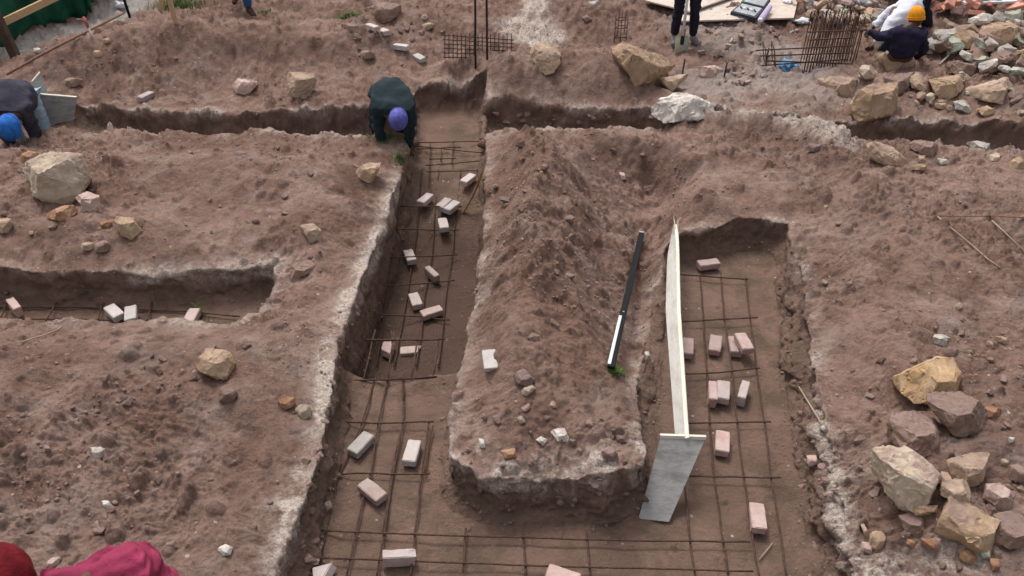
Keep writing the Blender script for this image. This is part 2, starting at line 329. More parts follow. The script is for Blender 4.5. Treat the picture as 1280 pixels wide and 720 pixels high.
def plain(name, c, rough=.8, var=.2, scale=12, metal=0, bump=.004, stretch=(1, 1, 1), c2=None):
    m, nt, b = newmat(name)
    tc = N(nt, 'ShaderNodeTexCoord'); mp = N(nt, 'ShaderNodeMapping'); mp.inputs['Scale'].default_value = stretch; nt.links.new(tc.outputs['Object'], mp.inputs[0])
    n = N(nt, 'ShaderNodeTexNoise'); nt.links.new(mp.outputs[0], n.inputs['Vector']); n.inputs['Scale'].default_value = scale; n.inputs['Detail'].default_value = 6; n.inputs['Roughness'].default_value = .65
    c2 = c2 or tuple(v*(1-var) for v in c)
    col = mixc(nt, ramp(nt, n.outputs['Fac'], .38, .64), tuple(min(1, v*(1+var*.4)) for v in c), c2)
    nt.links.new(col, b.inputs['Base Color']); b.inputs['Roughness'].default_value = rough; b.inputs['Metallic'].default_value = metal
    bp = N(nt, 'ShaderNodeBump'); bp.inputs['Strength'].default_value = .6; bp.inputs['Distance'].default_value = bump
    nt.links.new(n.outputs['Fac'], bp.inputs['Height']); nt.links.new(bp.outputs[0], b.inputs['Normal'])
    return m
M['rebar'] = plain('rusty_steel', (.085, .047, .035), .85, .5, 40, bump=.002)
M['rebar_dark'] = plain('dark_steel', (.05, .035, .03), .8, .4, 30, bump=.002)
M['wood_white'] = plain('whitewashed_timber', (.50, .48, .455), .8, .10, 5, bump=.003, stretch=(6, .4, 6))
M['wood_edge'] = plain('raw_timber_edge', (.66, .60, .50), .8, .15, 5, stretch=(6, .4, 6))
M['board_grey'] = plain('grey_shutter_board', (.34, .335, .33), .75, .35, 3.2, stretch=(.6, 4, 4), c2=(.22, .215, .21))
def stained(name, c, stain, splash):
    m, nt, b = newmat(name); tc = N(nt, 'ShaderNodeTexCoord'); P = tc.outputs['Object']
    def ns(sc, st, det=6):
        mp = N(nt, 'ShaderNodeMapping'); mp.inputs['Scale'].default_value = st; nt.links.new(P, mp.inputs[0])
        n = N(nt, 'ShaderNodeTexNoise'); n.inputs['Scale'].default_value = sc; n.inputs['Detail'].default_value = det; n.inputs['Roughness'].default_value = .7; nt.links.new(mp.outputs[0], n.inputs['Vector']); return n.outputs['Fac']
    col = mixc(nt, ramp(nt, ns(5, (1, 1, 3)), .45, .66), c, stain); col = mixc(nt, ramp(nt, ns(60, (.3, .3, 2)), .5, .7, 0, .5), col, tuple(v*.6 for v in c))
    col = mixc(nt, ramp(nt, ns(18, (1, 1, 1)), .62, .70, 0, .8), col, splash); nt.links.new(col, b.inputs['Base Color']); b.inputs['Roughness'].default_value = .8
    bp = N(nt, 'ShaderNodeBump'); bp.inputs['Strength'].default_value = .7; bp.inputs['Distance'].default_value = .004; nt.links.new(ns(40, (.4, .4, 2)), bp.inputs['Height']); nt.links.new(bp.outputs[0], b.inputs['Normal']); return m
M['board_grey'] = stained('grey_shutter_board', (.33, .325, .32), (.19, .18, .175), (.42, .39, .36))
M['wood_white'] = stained('whitewashed_timber', (.50, .48, .45), (.40, .37, .33), (.30, .22, .18))
M['ply'] = stained('plywood', (.56, .48, .42), (.44, .36, .31), (.36, .27, .22))
M['board_edge'] = plain('board_edge', (.60, .56, .48), .8, .15, 9)
M['timber'] = plain('timber', (.52, .36, .21), .8, .25, 7, stretch=(1, 8, 8))
M['timber_dark'] = plain('dark_timber', (.09, .06, .045), .85, .3, 9)
M['black'] = plain('black_paint', (.008, .008, .010), .8, .3, 30, bump=.001)
M['silver'] = plain('white_face', (.60, .60, .62), .5, .1, 30)
M['yellow'] = plain('yellow_strip', (.62, .40, .07), .6, .35, 20)
M['net'] = plain('green_shade_cloth', (.012, .085, .050), .8, .45, 3, bump=.02)
M['navy'] = plain('navy_cloth', (.018, .016, .040), .9, .35, 7, bump=.03)
M['navy2'] = plain('dark_trousers', (.016, .017, .032), .9, .35, 7, bump=.03)
M['slate'] = plain('slate_cloth', (.045, .043, .062), .9, .35, 7, bump=.03)
M['teal'] = plain('dark_teal_cloth', (.020, .035, .042), .9, .3, 6, bump=.03)
M['jean'] = plain('blue_trousers', (.035, .09, .22), .9, .35, 9, bump=.02)
M['sky'] = plain('light_blue_cloth', (.32, .44, .55), .9, .25, 9, bump=.02)
M['khaki'] = plain('khaki_cloth', (.36, .26, .18), .9, .25, 9, bump=.02)
M['capblue'] = plain('blue_wool', (.03, .15, .52), .95, .3, 25, bump=.01)
M['capviolet'] = plain('violet_wool', (.12, .12, .42), .95, .3, 25, bump=.01)
M['orange'] = plain('orange_wool', (.75, .30, .02), .95, .15, 40, bump=.008)
M['shirt'] = plain('white_shirt', (.66, .67, .76), .9, .12, 6, bump=.03)
M['magenta'] = plain('magenta_cloth', (.26, .030, .075), .85, .3, 4, bump=.04)
M['redcap'] = plain('dark_red_cloth', (.15, .008, .014), .9, .35, 14, bump=.02)
M['skin'] = plain('skin', (.10, .05, .033), .6, .15, 20)
M['hair'] = plain('hair', (.01, .008, .007), .9, .2, 60)
M['eye'] = plain('eye', (.6, .58, .55), .3, .05, 20)
M['boot'] = plain('boot', (.03, .027, .027), .6, .3, 12)
M['bootgrey'] = plain('grey_boot', (.16, .15, .16), .7, .3, 12)
M['leaf'] = plain('grass_blade', (.09, .16, .035), .8, .35, 6)
M['straw'] = plain('dry_stalk', (.34, .26, .20), .9, .2, 20)
M['rag'] = plain('blue_rag', (.12, .28, .48), .85, .45, 22, bump=.01)
M['whiterag'] = plain('white_plastic', (.70, .69, .72), .6, .15, 20)
M['lilac'] = plain('lilac_plastic', (.45, .36, .55), .5, .2, 12)
M['tray'] = plain('tray', (.34, .36, .38), .5, .3, 12)
M['case'] = plain('black_case', (.035, .042, .052), .5, .3, 20)
M['redtape'] = plain('red_tape', (.42, .10, .09), .8, .3, 20)
M['string'] = plain('dirty_red_rail', (.23, .125, .09), .9, .3, 20)
# ------------------------------------------------------------------ object helpers
def mesh_from(name, V, F, smooth=True, mat=None):
    me = bpy.data.meshes.new(name); me.from_pydata([tuple(v) for v in V], [], [tuple(f) for f in F]); me.update()
    if smooth:
        for p in me.polygons: p.use_smooth = True
    if mat: me.materials.append(M[mat] if isinstance(mat, str) else mat)
    return me
def link(name, me, parent=None, loc=None):
    o = bpy.data.objects.new(name, me); COL.objects.link(o)
    if parent: o.parent = parent
    if loc is not None: o.location = loc
    return o
def tag(o, label, cat, group=None, kind=None):
    if label: o['label'] = label
    if cat: o['category'] = cat
    if group: o['group'] = group
    if kind: o['kind'] = kind
    return o
def empty(name, loc, label, cat, group=None):
    o = bpy.data.objects.new(name, None); COL.objects.link(o); o.location = loc; o.empty_display_size = .1
    return tag(o, label, cat, group)
def tube(pts, r, n=6, r1=None):
    pts = [Vector(p) for p in pts]; V = []; F = []
    for i, p in enumerate(pts):
        d = (pts[min(i+1, len(pts)-1)]-pts[max(i-1, 0)]).normalized()
        a = d.cross(Vector((0, 0, 1)) if abs(d.z) < .9 else Vector((1, 0, 0))).normalized(); b = d.cross(a)
        rr = r if r1 is None else r+(r1-r)*i/(len(pts)-1)
        for k in range(n):
            t = 2*math.pi*k/n; V.append(p+a*math.cos(t)*rr+b*math.sin(t)*rr)
    for i in range(len(pts)-1):
        for k in range(n):
            F.append((i*n+k, i*n+(k+1) % n, (i+1)*n+(k+1) % n, (i+1)*n+k))
    F.append(tuple(range(n))[::-1]); F.append(tuple((len(pts)-1)*n+k for k in range(n)))
    return V, F
def part(name, VF, parent, mat, smooth=True):
    """mesh in world coordinates -> child, made local to its parent's location"""
    V, F = VF; L = parent.location
    return link(name, mesh_from(name, [Vector(v)-L for v in V], F, smooth, mat), parent)
def solo(name, VF, mat, smooth, label, cat, group=None, loc=None):
    V, F = VF; V = [Vector(v) for v in V]
    if loc is None: loc = sum(V, Vector())/len(V); loc.z = min(v.z for v in V)
    return tag(link(name, mesh_from(name, [v-loc for v in V], F, smooth, mat), None, loc), label, cat, group)
def box_pts(c, ax, ay, az, bev=.0):
    """box from centre and three half-axis vectors, edges bevelled"""
    bm = bmesh.new(); bmesh.ops.create_cube(bm, size=2)
    if bev:
        lx, ly, lz = ax.length, ay.length, az.length
        for v in bm.verts: v.co = Vector((v.co.x*lx, v.co.y*ly, v.co.z*lz))
        bmesh.ops.bevel(bm, geom=bm.edges[:], offset=bev, segments=2, affect='EDGES', profile=.6)
        V = [c+ax.normalized()*v.co.x+ay.normalized()*v.co.y+az.normalized()*v.co.z for v in bm.verts]
    else: V = [c+ax*v.co.x+ay*v.co.y+az*v.co.z for v in bm.verts]
    bm.verts.index_update()
    F = [[v.index for v in f.verts] for f in bm.faces]; bm.free(); return V, F
def slab_quad(q, th, bow=0, n=1):
    """board through four world points (a,b,c,d), given thickness along its normal"""
    a, b, c, d = [Vector(v) for v in q]; nn = (b-a).cross(d-a).normalized(); V = []; F = []
    rows = 12 if bow else 1
    for s in (0, 1):
        for i in range(rows+1):
            t = i/rows; off = nn*(th*(s-.5)+bow*math.sin(t*math.pi))
            V += [a.lerp(d, t)+off, b.lerp(c, t)+off]
    k = 2*(rows+1)
    for i in range(rows):
        F += [(2*i, 2*i+1, 2*i+3, 2*i+2)[::-1], (k+2*i, k+2*i+1, k+2*i+3, k+2*i+2), (2*i, 2*i+2, k+2*i+2, k+2*i)[::-1], (2*i+1, 2*i+3, k+2*i+3, k+2*i+1)]
    F += [(0, 1, k+1, k)[::-1], (2*rows, 2*rows+1, k+2*rows+1, k+2*rows)]
    return V, F
# ------------------------------------------------------------------ build the ground, then a probe for it
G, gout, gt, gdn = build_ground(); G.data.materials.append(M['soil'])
from mathutils.bvhtree import BVHTree
_ok = (np.abs(gout[:, 0]) < 16) & (gout[:, 1] > 1) & (gout[:, 1] < 26)
_q = np.empty(len(G.data.loops), np.int32); G.data.loops.foreach_get('vertex_index', _q); _q = _q.reshape(-1, 4); _q = _q[_ok[_q].all(1)]
_u, _inv = np.unique(_q, return_inverse=True); BV = BVHTree.FromPolygons(gout[_u].tolist(), _inv.reshape(-1, 4).tolist())
def hit(px, py):
    r = ray(px, py).normalized(); p, n, i, dd_ = BV.ray_cast(CAM, r)
    return p.copy() if p is not None else at(px, py, ZR)
def gz(x, y):
    p, n, i, dd_ = BV.ray_cast(Vector((x, y, 6)), Vector((0, 0, -1)))
    return p.z if p is not None else ZR
_ico = {}
def ico(n):
    if n not in _ico:
        bm = bmesh.new(); bmesh.ops.create_icosphere(bm, subdivisions=n, radius=1)
        bm.verts.index_update()
        _ico[n] = (np.array([v.co[:] for v in bm.verts]), [[v.index for v in f.verts] for f in bm.faces]); bm.free()
    return _ico[n]
# ------------------------------------------------------------------ people
def skinned(verts, edges, radii, root=0, sub=2):
    me = bpy.data.meshes.new('tmp'); me.from_pydata([tuple(v) for v in verts], edges, []); o = bpy.data.objects.new('tmp', me); COL.objects.link(o)
    md = o.modifiers.new('s', 'SKIN'); md.use_smooth_shade = True
    for i, r in enumerate(radii):
        sv = me.skin_vertices[0].data[i]; sv.radius = (r, r) if not isinstance(r, tuple) else r; sv.use_root = (i == root)
    sb = o.modifiers.new('b', 'SUBSURF'); sb.levels = sub; sb.render_levels = sub
    dg = bpy.context.evaluated_depsgraph_get(); ev = o.evaluated_get(dg); m2 = bpy.data.meshes.new_from_object(ev)
    V = [v.co.copy() for v in m2.vertices]; F = [tuple(p.vertices) for p in m2.polygons]
    bpy.data.objects.remove(o); bpy.data.meshes.remove(me); bpy.data.meshes.remove(m2); return V, F
def join(*vf):
    V = []; F = []
    for v, f in vf:
        k = len(V); V += list(v); F += [tuple(i+k for i in q) for q in f]
    return V, F
def frame(fwd, up):
    f = fwd.normalized(); u = (up-f*up.dot(f)).normalized(); r = f.cross(u); return r, f, u
def head_mesh(c, fwd, up):
    r, f, u = frame(fwd, up); D, F = ico(4); V = []
    for d in D:
        x, y, z = d; w = .076*(1-.22*max(0, -z)); V_ = np.array([x*w, y*.098, z*.122])
        if y > 0 and z < .1: V_[1] += .008*(1-abs(x))
        if y > .3: V_[1] += .026*math.exp(-(x/.16)**2-((z+.12)/.16)**2)+.006*math.exp(-(x/.3)**2-((z+.5)/.08)**2)
        if y > 0:
            for sx in (-.42, .42): V_[1] -= .013*math.exp(-((x-sx)/.2)**2-((z-.06)/.13)**2)
        V.append(c+r*float(V_[0])+f*float(V_[1])+u*float(V_[2]))
    parts = [(V, F)]
    D2, F2 = ico(2)
    for sx in (-1, 1):
        cc = c+r*(.076*sx)-f*.005-u*.005; parts.append(([cc+r*float(d[0])*.012+f*float(d[1])*.018+u*float(d[2])*.032 for d in D2], F2))
    return join(*parts)
def eyes(c, fwd, up):
    r, f, u = frame(fwd, up); D2, F2 = ico(2); return join(*[([c+r*(.031*s)+f*.080+u*.008+Vector(d)*.011 for d in D2], F2) for s in (-1, 1)])
def cap_mesh(c, fwd, up, k=1.0, brim=False, low=-.15):
    r, f, u = frame(fwd, up); D, F = ico(4); V = []
    for d in D:
        x, y, z = d; z2 = max(z, low); s = 1.0 if z > low else .985
        w = 1+.03*math.sin(9*math.atan2(y, x)+z*6)*(1-abs(z))
        V.append(c+r*float(x)*.092*k*s*w+f*float(y)*.112*k*s*w+u*(float(z2)*.128*k+.012))
    if brim:
        V2 = []; F2 = []
        for i in range(13):
            a = -1.1+2.2*i/12; q = r*math.sin(a)*.088+f*math.cos(a)*.105; q2 = r*math.sin(a)*.085+f*(math.cos(a)*.105+.075*math.cos(a*1.1))
            V2 += [c+q*k+u*.02, c+q2*k+u*.005, c+q2*k-u*.003, c+q*k+u*.008]
        for i in range(12):
            for j in range(4): F2.append((4*i+j, 4*i+(j+1) % 4, 4*i+4+(j+1) % 4, 4*i+4+j))
        return join((V, F), (V2, F2))
    ring = [c+r*math.sin(2*math.pi*i/28)*.094*k+f*math.cos(2*math.pi*i/28)*.114*k+u*(low*.128*k+.018) for i in range(29)]
    return join((V, F), tube(ring, .009, 6), tube([p+u*.022 for p in ring], .007, 6))
def hand_mesh(w, d, up, curl=.5):
    r, f, u = frame(d, up); out = []
    pv = [w, w+f*.035, w+f*.075]; out.append(skinned(pv, [(0, 1), (1, 2)], [(.026, .018), (.036, .018), (.038, .016)], 0, 2))
    for k, (x, L, rr) in enumerate(((-.030, .068, .0095), (-.010, .078, .010), (.011, .073, .0095), (.030, .058, .0085))):
        b = w+f*.075+r*x; a1 = curl*.5; q = [w+f*.045+r*x*.8, b, b+(f*math.cos(a1)-u*math.sin(a1))*L*.5]; a2 = curl*1.4; q.append(q[-1]+(f*math.cos(a2)-u*math.sin(a2))*L*.3); a3 = curl*2; q.append(q[-1]+(f*math.cos(a3)-u*math.sin(a3))*L*.22)
        out.append(skinned(q, [(0, 1), (1, 2), (2, 3), (3, 4)], [rr, rr*1.05, rr, rr*.95, rr*.75], 0, 1))
    q = [w+f*.02-r*.018, w+f*.045-r*.044, w+f*.072-r*.060-u*.01, w+f*.095-r*.062-u*.02]
    out.append(skinned(q, [(0, 1), (1, 2), (2, 3)], [.013, .0125, .011, .008], 0, 1)); return join(*out)
def person(label, J, mats, headf, headu, origin, cap='cap', brim=False, capk=1.0, extra=None, curl=.6, low=-.15, bulk=1.0, wr=.034):
    e = empty('person', origin, label, 'person')
    pel, spi, che, nec, hed = J['pel'], J['pel'].lerp(J['che'], .5)+J.get('arch', Vector()), J['che'], J['nec'], J['hed']
    names = ['pel', 'spi', 'che', 'nec', 'hed']; P = [pel, spi, che, nec, hed]; E = [(0, 1), (1, 2), (2, 3), (3, 4)]; Rb = [(.135, .115), (.125, .105), (.14, .11), .055, .06]
    idx = {}
    def add(p, parent, r): P.append(p); E.append((parent, len(P)-1)); Rb.append(r); return len(P)-1
    for s in 'lr':
        a = add(J['s'+s], 2, .062); b = add(J['e'+s], a, .045); c = add(J['w'+s], b, .030); idx['a'+s] = (a, b, c)
        h = add(J['h'+s], 0, .092); k = add(J['k'+s], h, .062); n = add(J['n'+s], k, .042); idx['l'+s] = (h, k, n)
    body = [skinned(P, E, Rb, 0, 2), head_mesh(hed, headf, headu)]
    for s in 'lr':
        d = (J['w'+s]-J['e'+s]).normalized(); body.append(hand_mesh(J['w'+s], d, Vector((0, -.3, 1)) if abs(d.z) < .8 else Vector((0, -1, 0)), curl))
    part('body', join(*body), e, 'skin'); part('eyes', eyes(hed, headf, headu), e, 'eye')
    # upper garment
    Q = [pel.lerp(spi, .1), spi, che, nec.lerp(che, .35)]; E2 = [(0, 1), (1, 2), (2, 3)]; R2 = [(.165*bulk, .145*bulk), (.160*bulk, .135*bulk), (.175*bulk, .135*bulk), .078]
    for s in 'lr':
        k = len(Q); Q += [J['s'+s], J['s'+s].lerp(J['e'+s], .5), J['e'+s], J['e'+s].lerp(J['w'+s], .92)]; E2 += [(2, k), (k, k+1), (k+1, k+2), (k+2, k+3)]; ab = min(bulk, 1.08); R2 += [.084*ab, .074*ab, .062*ab, .046]
    def wrinkle(VF, amp=.012, seed=0):
        V, F = VF; A = np.array([v[:] for v in V]); c = A.mean(0); k_ = fbm(A[:, 0]*3, A[:, 1]*3, A[:, 2]*3+seed, 2)*2; nz = fbm(A[:, 0]*8+k_, A[:, 1]*8+seed, A[:, 2]*18+k_*2, 3)*amp; nz = nz+(.3-np.abs(fbm(A[:, 0]*6-k_, A[:, 1]*6, A[:, 2]*15, 2)))*amp*.8
        D = A-c; D /= np.linalg.norm(D, axis=1)[:, None]; A = A+D*nz[:, None]; return [Vector(a) for a in A], F
    part('jacket', wrinkle(skinned(Q, E2, R2, 0, 4 if wr > .04 else 3), wr, 3), e, mats['top'])
    Q = [pel]; E2 = []; R2 = [(.155, .135)]
    for s in 'lr':
        k = len(Q); Q += [J['h'+s], J['h'+s].lerp(J['k'+s], .5), J['k'+s], J['k'+s].lerp(J['n'+s], .5), J['k'+s].lerp(J['n'+s], .97)]; E2 += [(0, k), (k, k+1), (k+1, k+2), (k+2, k+3), (k+3, k+4)]; R2 += [.108, .098, .078, .070, .062]
    part('trousers', wrinkle(skinned(Q, E2, R2, 0, 3), .02, 9), e, mats['legs'])
    for s in 'lr':
        n = J['n'+s]; t = J.get('t'+s, n+Vector((0, -.18, -.06))); fw = (t-n); fw.z = 0; fw.normalize(); hl = n-fw*.04+Vector((0, 0, -.055)); ball = n+fw*.11+Vector((0, 0, -.06)); toe = n+fw*.175+Vector((0, 0, -.065))
        part('boot', skinned([n+Vector((0, 0, .05)), n, hl, ball, toe], [(0, 1), (1, 2), (1, 3), (3, 4)], [.055, .052, .040, .044, .034], 1, 2), e, mats.get('shoe', 'boot'))
    part(cap, cap_mesh(hed+headu*.012, headf, headu, capk, brim, low), e, mats['cap'])
    if extra: extra(e)
    return e
V3 = lambda *a: Vector(a)
def sym(J):
    return J
# stooping worker in the far trench (centre)
Yc2 = atY(485, 150, 8.3).y; x0 = (485-640)/FPX*(8.4*cp+3.6*sp)
gzf = 0.0
def stooper(px, Y0, hpx, hpy, s_label, mats, dx=0, lean=0, **k):
    hy = Y0-.50; head = atY(hpx, hpy, hy); pel = atY(px, 0, Y0); 
    zc = Y0*cp+(H-.9)*sp; X = (px-640)/FPX*zc
    pel = V3(X, Y0+.10, .77); che = V3(X+(head.x-X)*.62, Y0-.28, .75); nec = V3(X+(head.x-X)*.93, Y0-.43, .70)
    sh = .165
    J = dict(pel=pel, che=che, nec=nec, hed=head, arch=V3(0, 0, .06), sl=che+V3(-sh, -.04, -.03), sr=che+V3(sh, -.04, -.03),
             hl=pel+V3(-.10, .0, -.08), hr=pel+V3(.10, .0, -.08), kl=V3(X-.15, Y0-.02, .47), kr=V3(X+.14, Y0-.02, .47), nl=V3(X-.16, Y0+.12, .09), nr=V3(X+.15, Y0+.12, .09))
    J['el'] = J['sl']+V3(-.02, .05, -.28); J['er'] = J['sr']+V3(-.02, .05, -.27); J['wl'] = J['el']+V3(.03, .02, -.22); J['wr'] = J['er']+V3(-.03, .02, -.22)
    J.update(k.pop('over', {}))
    return person(s_label, J, mats, V3(0, -.45, -.9), V3(0, -.85, .45), V3(X, Y0+.1, 0), 'cap', **k)
stooper(481, 8.38, 498, 149, 'worker in a dark teal jacket and violet cap stooping into the far trench', dict(top='teal', legs='navy2', cap='capviolet'), capk=1.0, bulk=1.42)
stooper(12, 8.34, 13, 159, 'worker in a slate jacket and bright blue cap bending over at the left edge', dict(top='slate', legs='sky', cap='capblue'), capk=1.2, bulk=1.5,
        over={'kr': atY(50, 145, 8.45), 'nr': atY(58, 168, 8.42)})
# standing worker at the top with a spade
gl = hit(842, 55); Y = gl.y
def std(px, py): return atY(px, py, Y)
fl, fr_ = hit(842, 55), hit(866, 56)
base = (fl+fr_)/2; bz = base.z
J = dict(nl=fl+V3(0, .05, .09), nr=fr_+V3(0, .05, .09), kl=fl+V3(.02, .03, .50), kr=fr_+V3(-.03, .03, .50), hl=base+V3(-.09, .08, .90), hr=base+V3(.09, .08, .90), pel=base+V3(0, .08, .98), che=base+V3(0, .08, 1.36), nec=base+V3(0, .06, 1.50), hed=base+V3(0, .02, 1.66),
         sl=base+V3(-.19, .08, 1.42), sr=base+V3(.19, .08, 1.42), el=base+V3(-.25, .05, 1.14), er=base+V3(.26, .05, 1.14), wl=base+V3(-.20, -.06, .93), wr=base+V3(.21, -.06, .95), tl=fl+V3(-.03, -.2, 0), tr=fr_+V3(.12, -.18, 0))
person('standing worker in dark clothes at the top with a spade between his feet', J, dict(top='navy', legs='navy2', cap='navy', shoe='bootgrey'), V3(0, -1, -.2), V3(0, -.2, 1), V3(base.x, base.y, bz))
sb_ = hit(851, 64); st = sb_+V3(.01, .05, 0)
e = empty('spade', sb_, 'spade with a pale shaft standing between the boots of the standing worker', 'spade')
part('shaft', tube([sb_+V3(0, 0, .22), sb_+V3(.03, .16, 1.02)], .020, 8), e, 'silver')
part('blade', slab_quad([sb_+V3(-.085, 0, -.04), sb_+V3(.085, 0, -.04), sb_+V3(.10, .03, .20), sb_+V3(-.10, .03, .20)], .012, .02), e, 'green')
part('socket', tube([sb_+V3(0, -.005, .10), sb_+V3(.01, .03, .30)], .028, 8), e, 'boot')
part('grip', tube([sb_+V3(-.05, .16, 1.03), sb_+V3(.11, .16, 1.03)], .017, 8), e, 'timber')
# seated worker, back to the camera
g = hit(1124, 90); Y = g.y+.12; q = lambda px, py, dy=0: atY(px, py, Y+dy)
seat = q(1124, 80); X, sz_ = seat.x, seat.z
J = dict(pel=q(1124, 74), che=q(1134, 44, -.04), nec=q(1142, 32, .02), hed=q(1145, 22, .08), sl=q(1119, 41, 0), sr=q(1151, 42, -.03), el=q(1101, 47, .20), wl=q(1084, 38, .38), er=q(1154, 64, .12), wr=q(1140, 74, .36),
         hl=q(1113, 78, .05), hr=q(1134, 79, .08), kl=q(1098, 70, .42), kr=q(1124, 66, .48), nl=q(1092, 84, .30), nr=q(1118, 74, .62), tl=q(1085, 88, .5), tr=q(1112, 80, .85))
person('seated worker in a navy jersey and orange beanie with his back to the camera', J, dict(top='navy', legs='khaki', cap='orange'), V3(-.35, .9, -.2), V3(0, -.05, 1), V3(X, Y, g.z), 'beanie', bulk=1.12, capk=.98, low=-.35)
# crouching man in the white shirt beyond him
g2 = hit(1100, 75); Y2 = Y+.62; q = lambda px, py, dy=0: atY(px, py, Y2+dy)
J = dict(pel=q(1147, 2, .25), che=q(1122, 20, 0), nec=q(1113, 36, -.05), hed=q(1107, 46, -.02), sl=q(1112, 32, -.12), sr=q(1120, 10, .15), el=q(1104, 46, -.2), wl=q(1092, 56, -.15), er=q(1104, 22, .2), wr=q(1090, 36, .1),
         hl=q(1146, 8, .12), hr=q(1152, 8, .35), kl=q(1116, 46, -.05), kr=q(1160, 30, .3), nl=q(1098, 72, -.25), nr=q(1155, 44, .35), tl=q(1090, 76, -.45), tr=q(1145, 46, .3))
person('man in a white shirt bending down behind the seated worker', J, dict(top='shirt', legs='navy2', cap='hair'), V3(-.8, -.1, -.7), V3(-.5, 0, .8), V3(g2.x, Y2, g2.z), 'hair', bulk=1.25, capk=.93)
# person at the lower left, close to the camera
hd = atY(2, 722, 1.42); s = hd
hd = CAM+ray(2, 742)*2.42
bx = hd.x+.27; by = hd.y+.02; gzz = ZR
shR = CAM+ray(165, 715)*2.42; shL = CAM+ray(78, 738)*2.38; che = (shR+shL)/2+V3(.0, -.02, -.06); 
J = dict(pel=V3(che.x+.10, che.y+.05, gzz+.95), che=che, nec=hd.lerp(che, .45)+V3(.03, 0, -.06), hed=hd, sl=shL, sr=shR, el=shL+V3(-.05, -.1, -.3), wl=shL+V3(.05, .1, -.5), er=CAM+ray(196, 730)*2.60, wr=CAM+ray(180, 800)*2.9,
         hl=V3(che.x, che.y+.0, gzz+.88), hr=V3(che.x+.2, che.y+.05, gzz+.88), kl=V3(che.x, che.y-.0, gzz+.48), kr=V3(che.x+.22, che.y, gzz+.48), nl=V3(che.x-.02, che.y+.02, gzz+.09), nr=V3(che.x+.22, che.y+.05, gzz+.09))
person('person in a magenta jacket and dark red cap cut off by the lower left corner', J, dict(top='magenta', legs='navy2', cap='redcap'), V3(-.3, 1, -.5), V3(-.1, .3, 1), V3(che.x+.1, che.y, gzz), 'cap', bulk=1.0, capk=1.05, low=-.6, wr=.06)
# walker at the top left: one blue trouser leg in the frame
fl = hit(313, 20); b = fl+V3(-.12, .18, 0)
J = dict(nl=b+V3(-.25, .45, .11), nr=fl+V3(-.01, .04, .09), kl=b+V3(-.16, .25, .52), kr=fl+V3(-.04, .02, .50), hl=b+V3(-.09, .08, .90), hr=b+V3(.09, .08, .90), pel=b+V3(0, .08, .98), che=b+V3(0, .08, 1.36), nec=b+V3(0, .06, 1.50), hed=b+V3(0, .02, 1.66),
         sl=b+V3(-.19, .08, 1.42), sr=b+V3(.19, .08, 1.42), el=b+V3(-.25, .05, 1.14), er=b+V3(.26, .05, 1.14), wl=b+V3(-.24, -.06, .93), wr=b+V3(.25, -.06, .93), tr=fl+V3(.15, -.15, 0))
person('person in blue trousers of whom only one leg shows at the top edge', J, dict(top='jean', legs='jean', cap='navy', shoe='rebar'), V3(0, -1, -.2), V3(0, -.2, 1), V3(b.x, b.y, fl.z))
# ------------------------------------------------------------------ rocks
def convex(pts):
    pts = sorted(set(pts)); 
    def half(ps):
        h = []
        for p in ps:
            while len(h) > 1 and (h[-1][0]-h[-2][0])*(p[1]-h[-2][1])-(h[-1][1]-h[-2][1])*(p[0]-h[-2][0]) <= 0: h.pop()
            h.append(p)
        return h
    a = half(pts); b = half(pts[::-1]); return a[:-1]+b[:-1]
def poly_rock(planes, cham, seed, rough=.05, dens=13):
    """crisp polyhedron cut from a block by planes, edges worn, faces roughened"""
    R0 = max(o for n, o in planes)*2.2; bm = bmesh.new(); bmesh.ops.create_cube(bm, size=2*R0)
    def cut(n, off):
        n = Vector(n).normalized()
        r = bmesh.ops.bisect_plane(bm, geom=bm.verts[:]+bm.edges[:]+bm.faces[:], plane_co=n*off, plane_no=n, clear_outer=True)
        ed = [e for e in r['geom_cut'] if isinstance(e, bmesh.types.BMEdge)]
        if len(ed) > 2:
            try: bmesh.ops.contextual_create(bm, geom=ed)
            except Exception: bmesh.ops.edgenet_fill(bm, edges=ed)
    for n, off in planes: cut(n, off)
    rs = random.Random(seed)
    for n in cham:
        n = Vector(n).normalized(); cut(n, max(n.dot(v.co) for v in bm.verts)*rs.uniform(.86, .97))
    bmesh.ops.remove_doubles(bm, verts=bm.verts, dist=R0*.004); bmesh.ops.dissolve_degenerate(bm, edges=bm.edges, dist=R0*.004)
    bmesh.ops.recalc_face_normals(bm, faces=bm.faces)
    size = sorted(v.co.length for v in bm.verts)[len(bm.verts)//2]
    bmesh.ops.bevel(bm, geom=bm.edges[:], offset=size*.045, segments=1, affect='EDGES', clamp_overlap=True)
    bmesh.ops.triangulate(bm, faces=bm.faces); lim = size*2/dens
    for k in range(5):
        ed = [e for e in bm.edges if e.calc_length() > lim]
        if not ed: break
        bmesh.ops.subdivide_edges(bm, edges=ed, cuts=1); bmesh.ops.triangulate(bm, faces=[f for f in bm.faces if len(f.verts) > 3])
    bm.normal_update(); bm.verts.index_update()
    V = np.array([v.co[:] for v in bm.verts]); Nn = np.array([v.normal[:] for v in bm.verts]); F = [[v.index for v in f.verts] for f in bm.faces]; bm.free()
    sc = 1/size; o = (seed*3.7) % 97
    nz = fbm(V[:, 0]*sc*1.2+o, V[:, 1]*sc*1.2, V[:, 2]*sc*1.2, 3)*rough*1.5 + fbm(V[:, 0]*sc*4.5+o, V[:, 1]*sc*4.5, V[:, 2]*sc*4.5, 3, .6)*rough*.9
    q = fbm(V[:, 0]*sc*1.1-o, V[:, 1]*sc*1.1, V[:, 2]*sc*1.9, 2)*4; fr = q-np.floor(q); nz = nz + (np.floor(q)+sstep(.85, 1, fr)-q)*rough*.9
    return V+Nn*(nz*size)[:, None], F
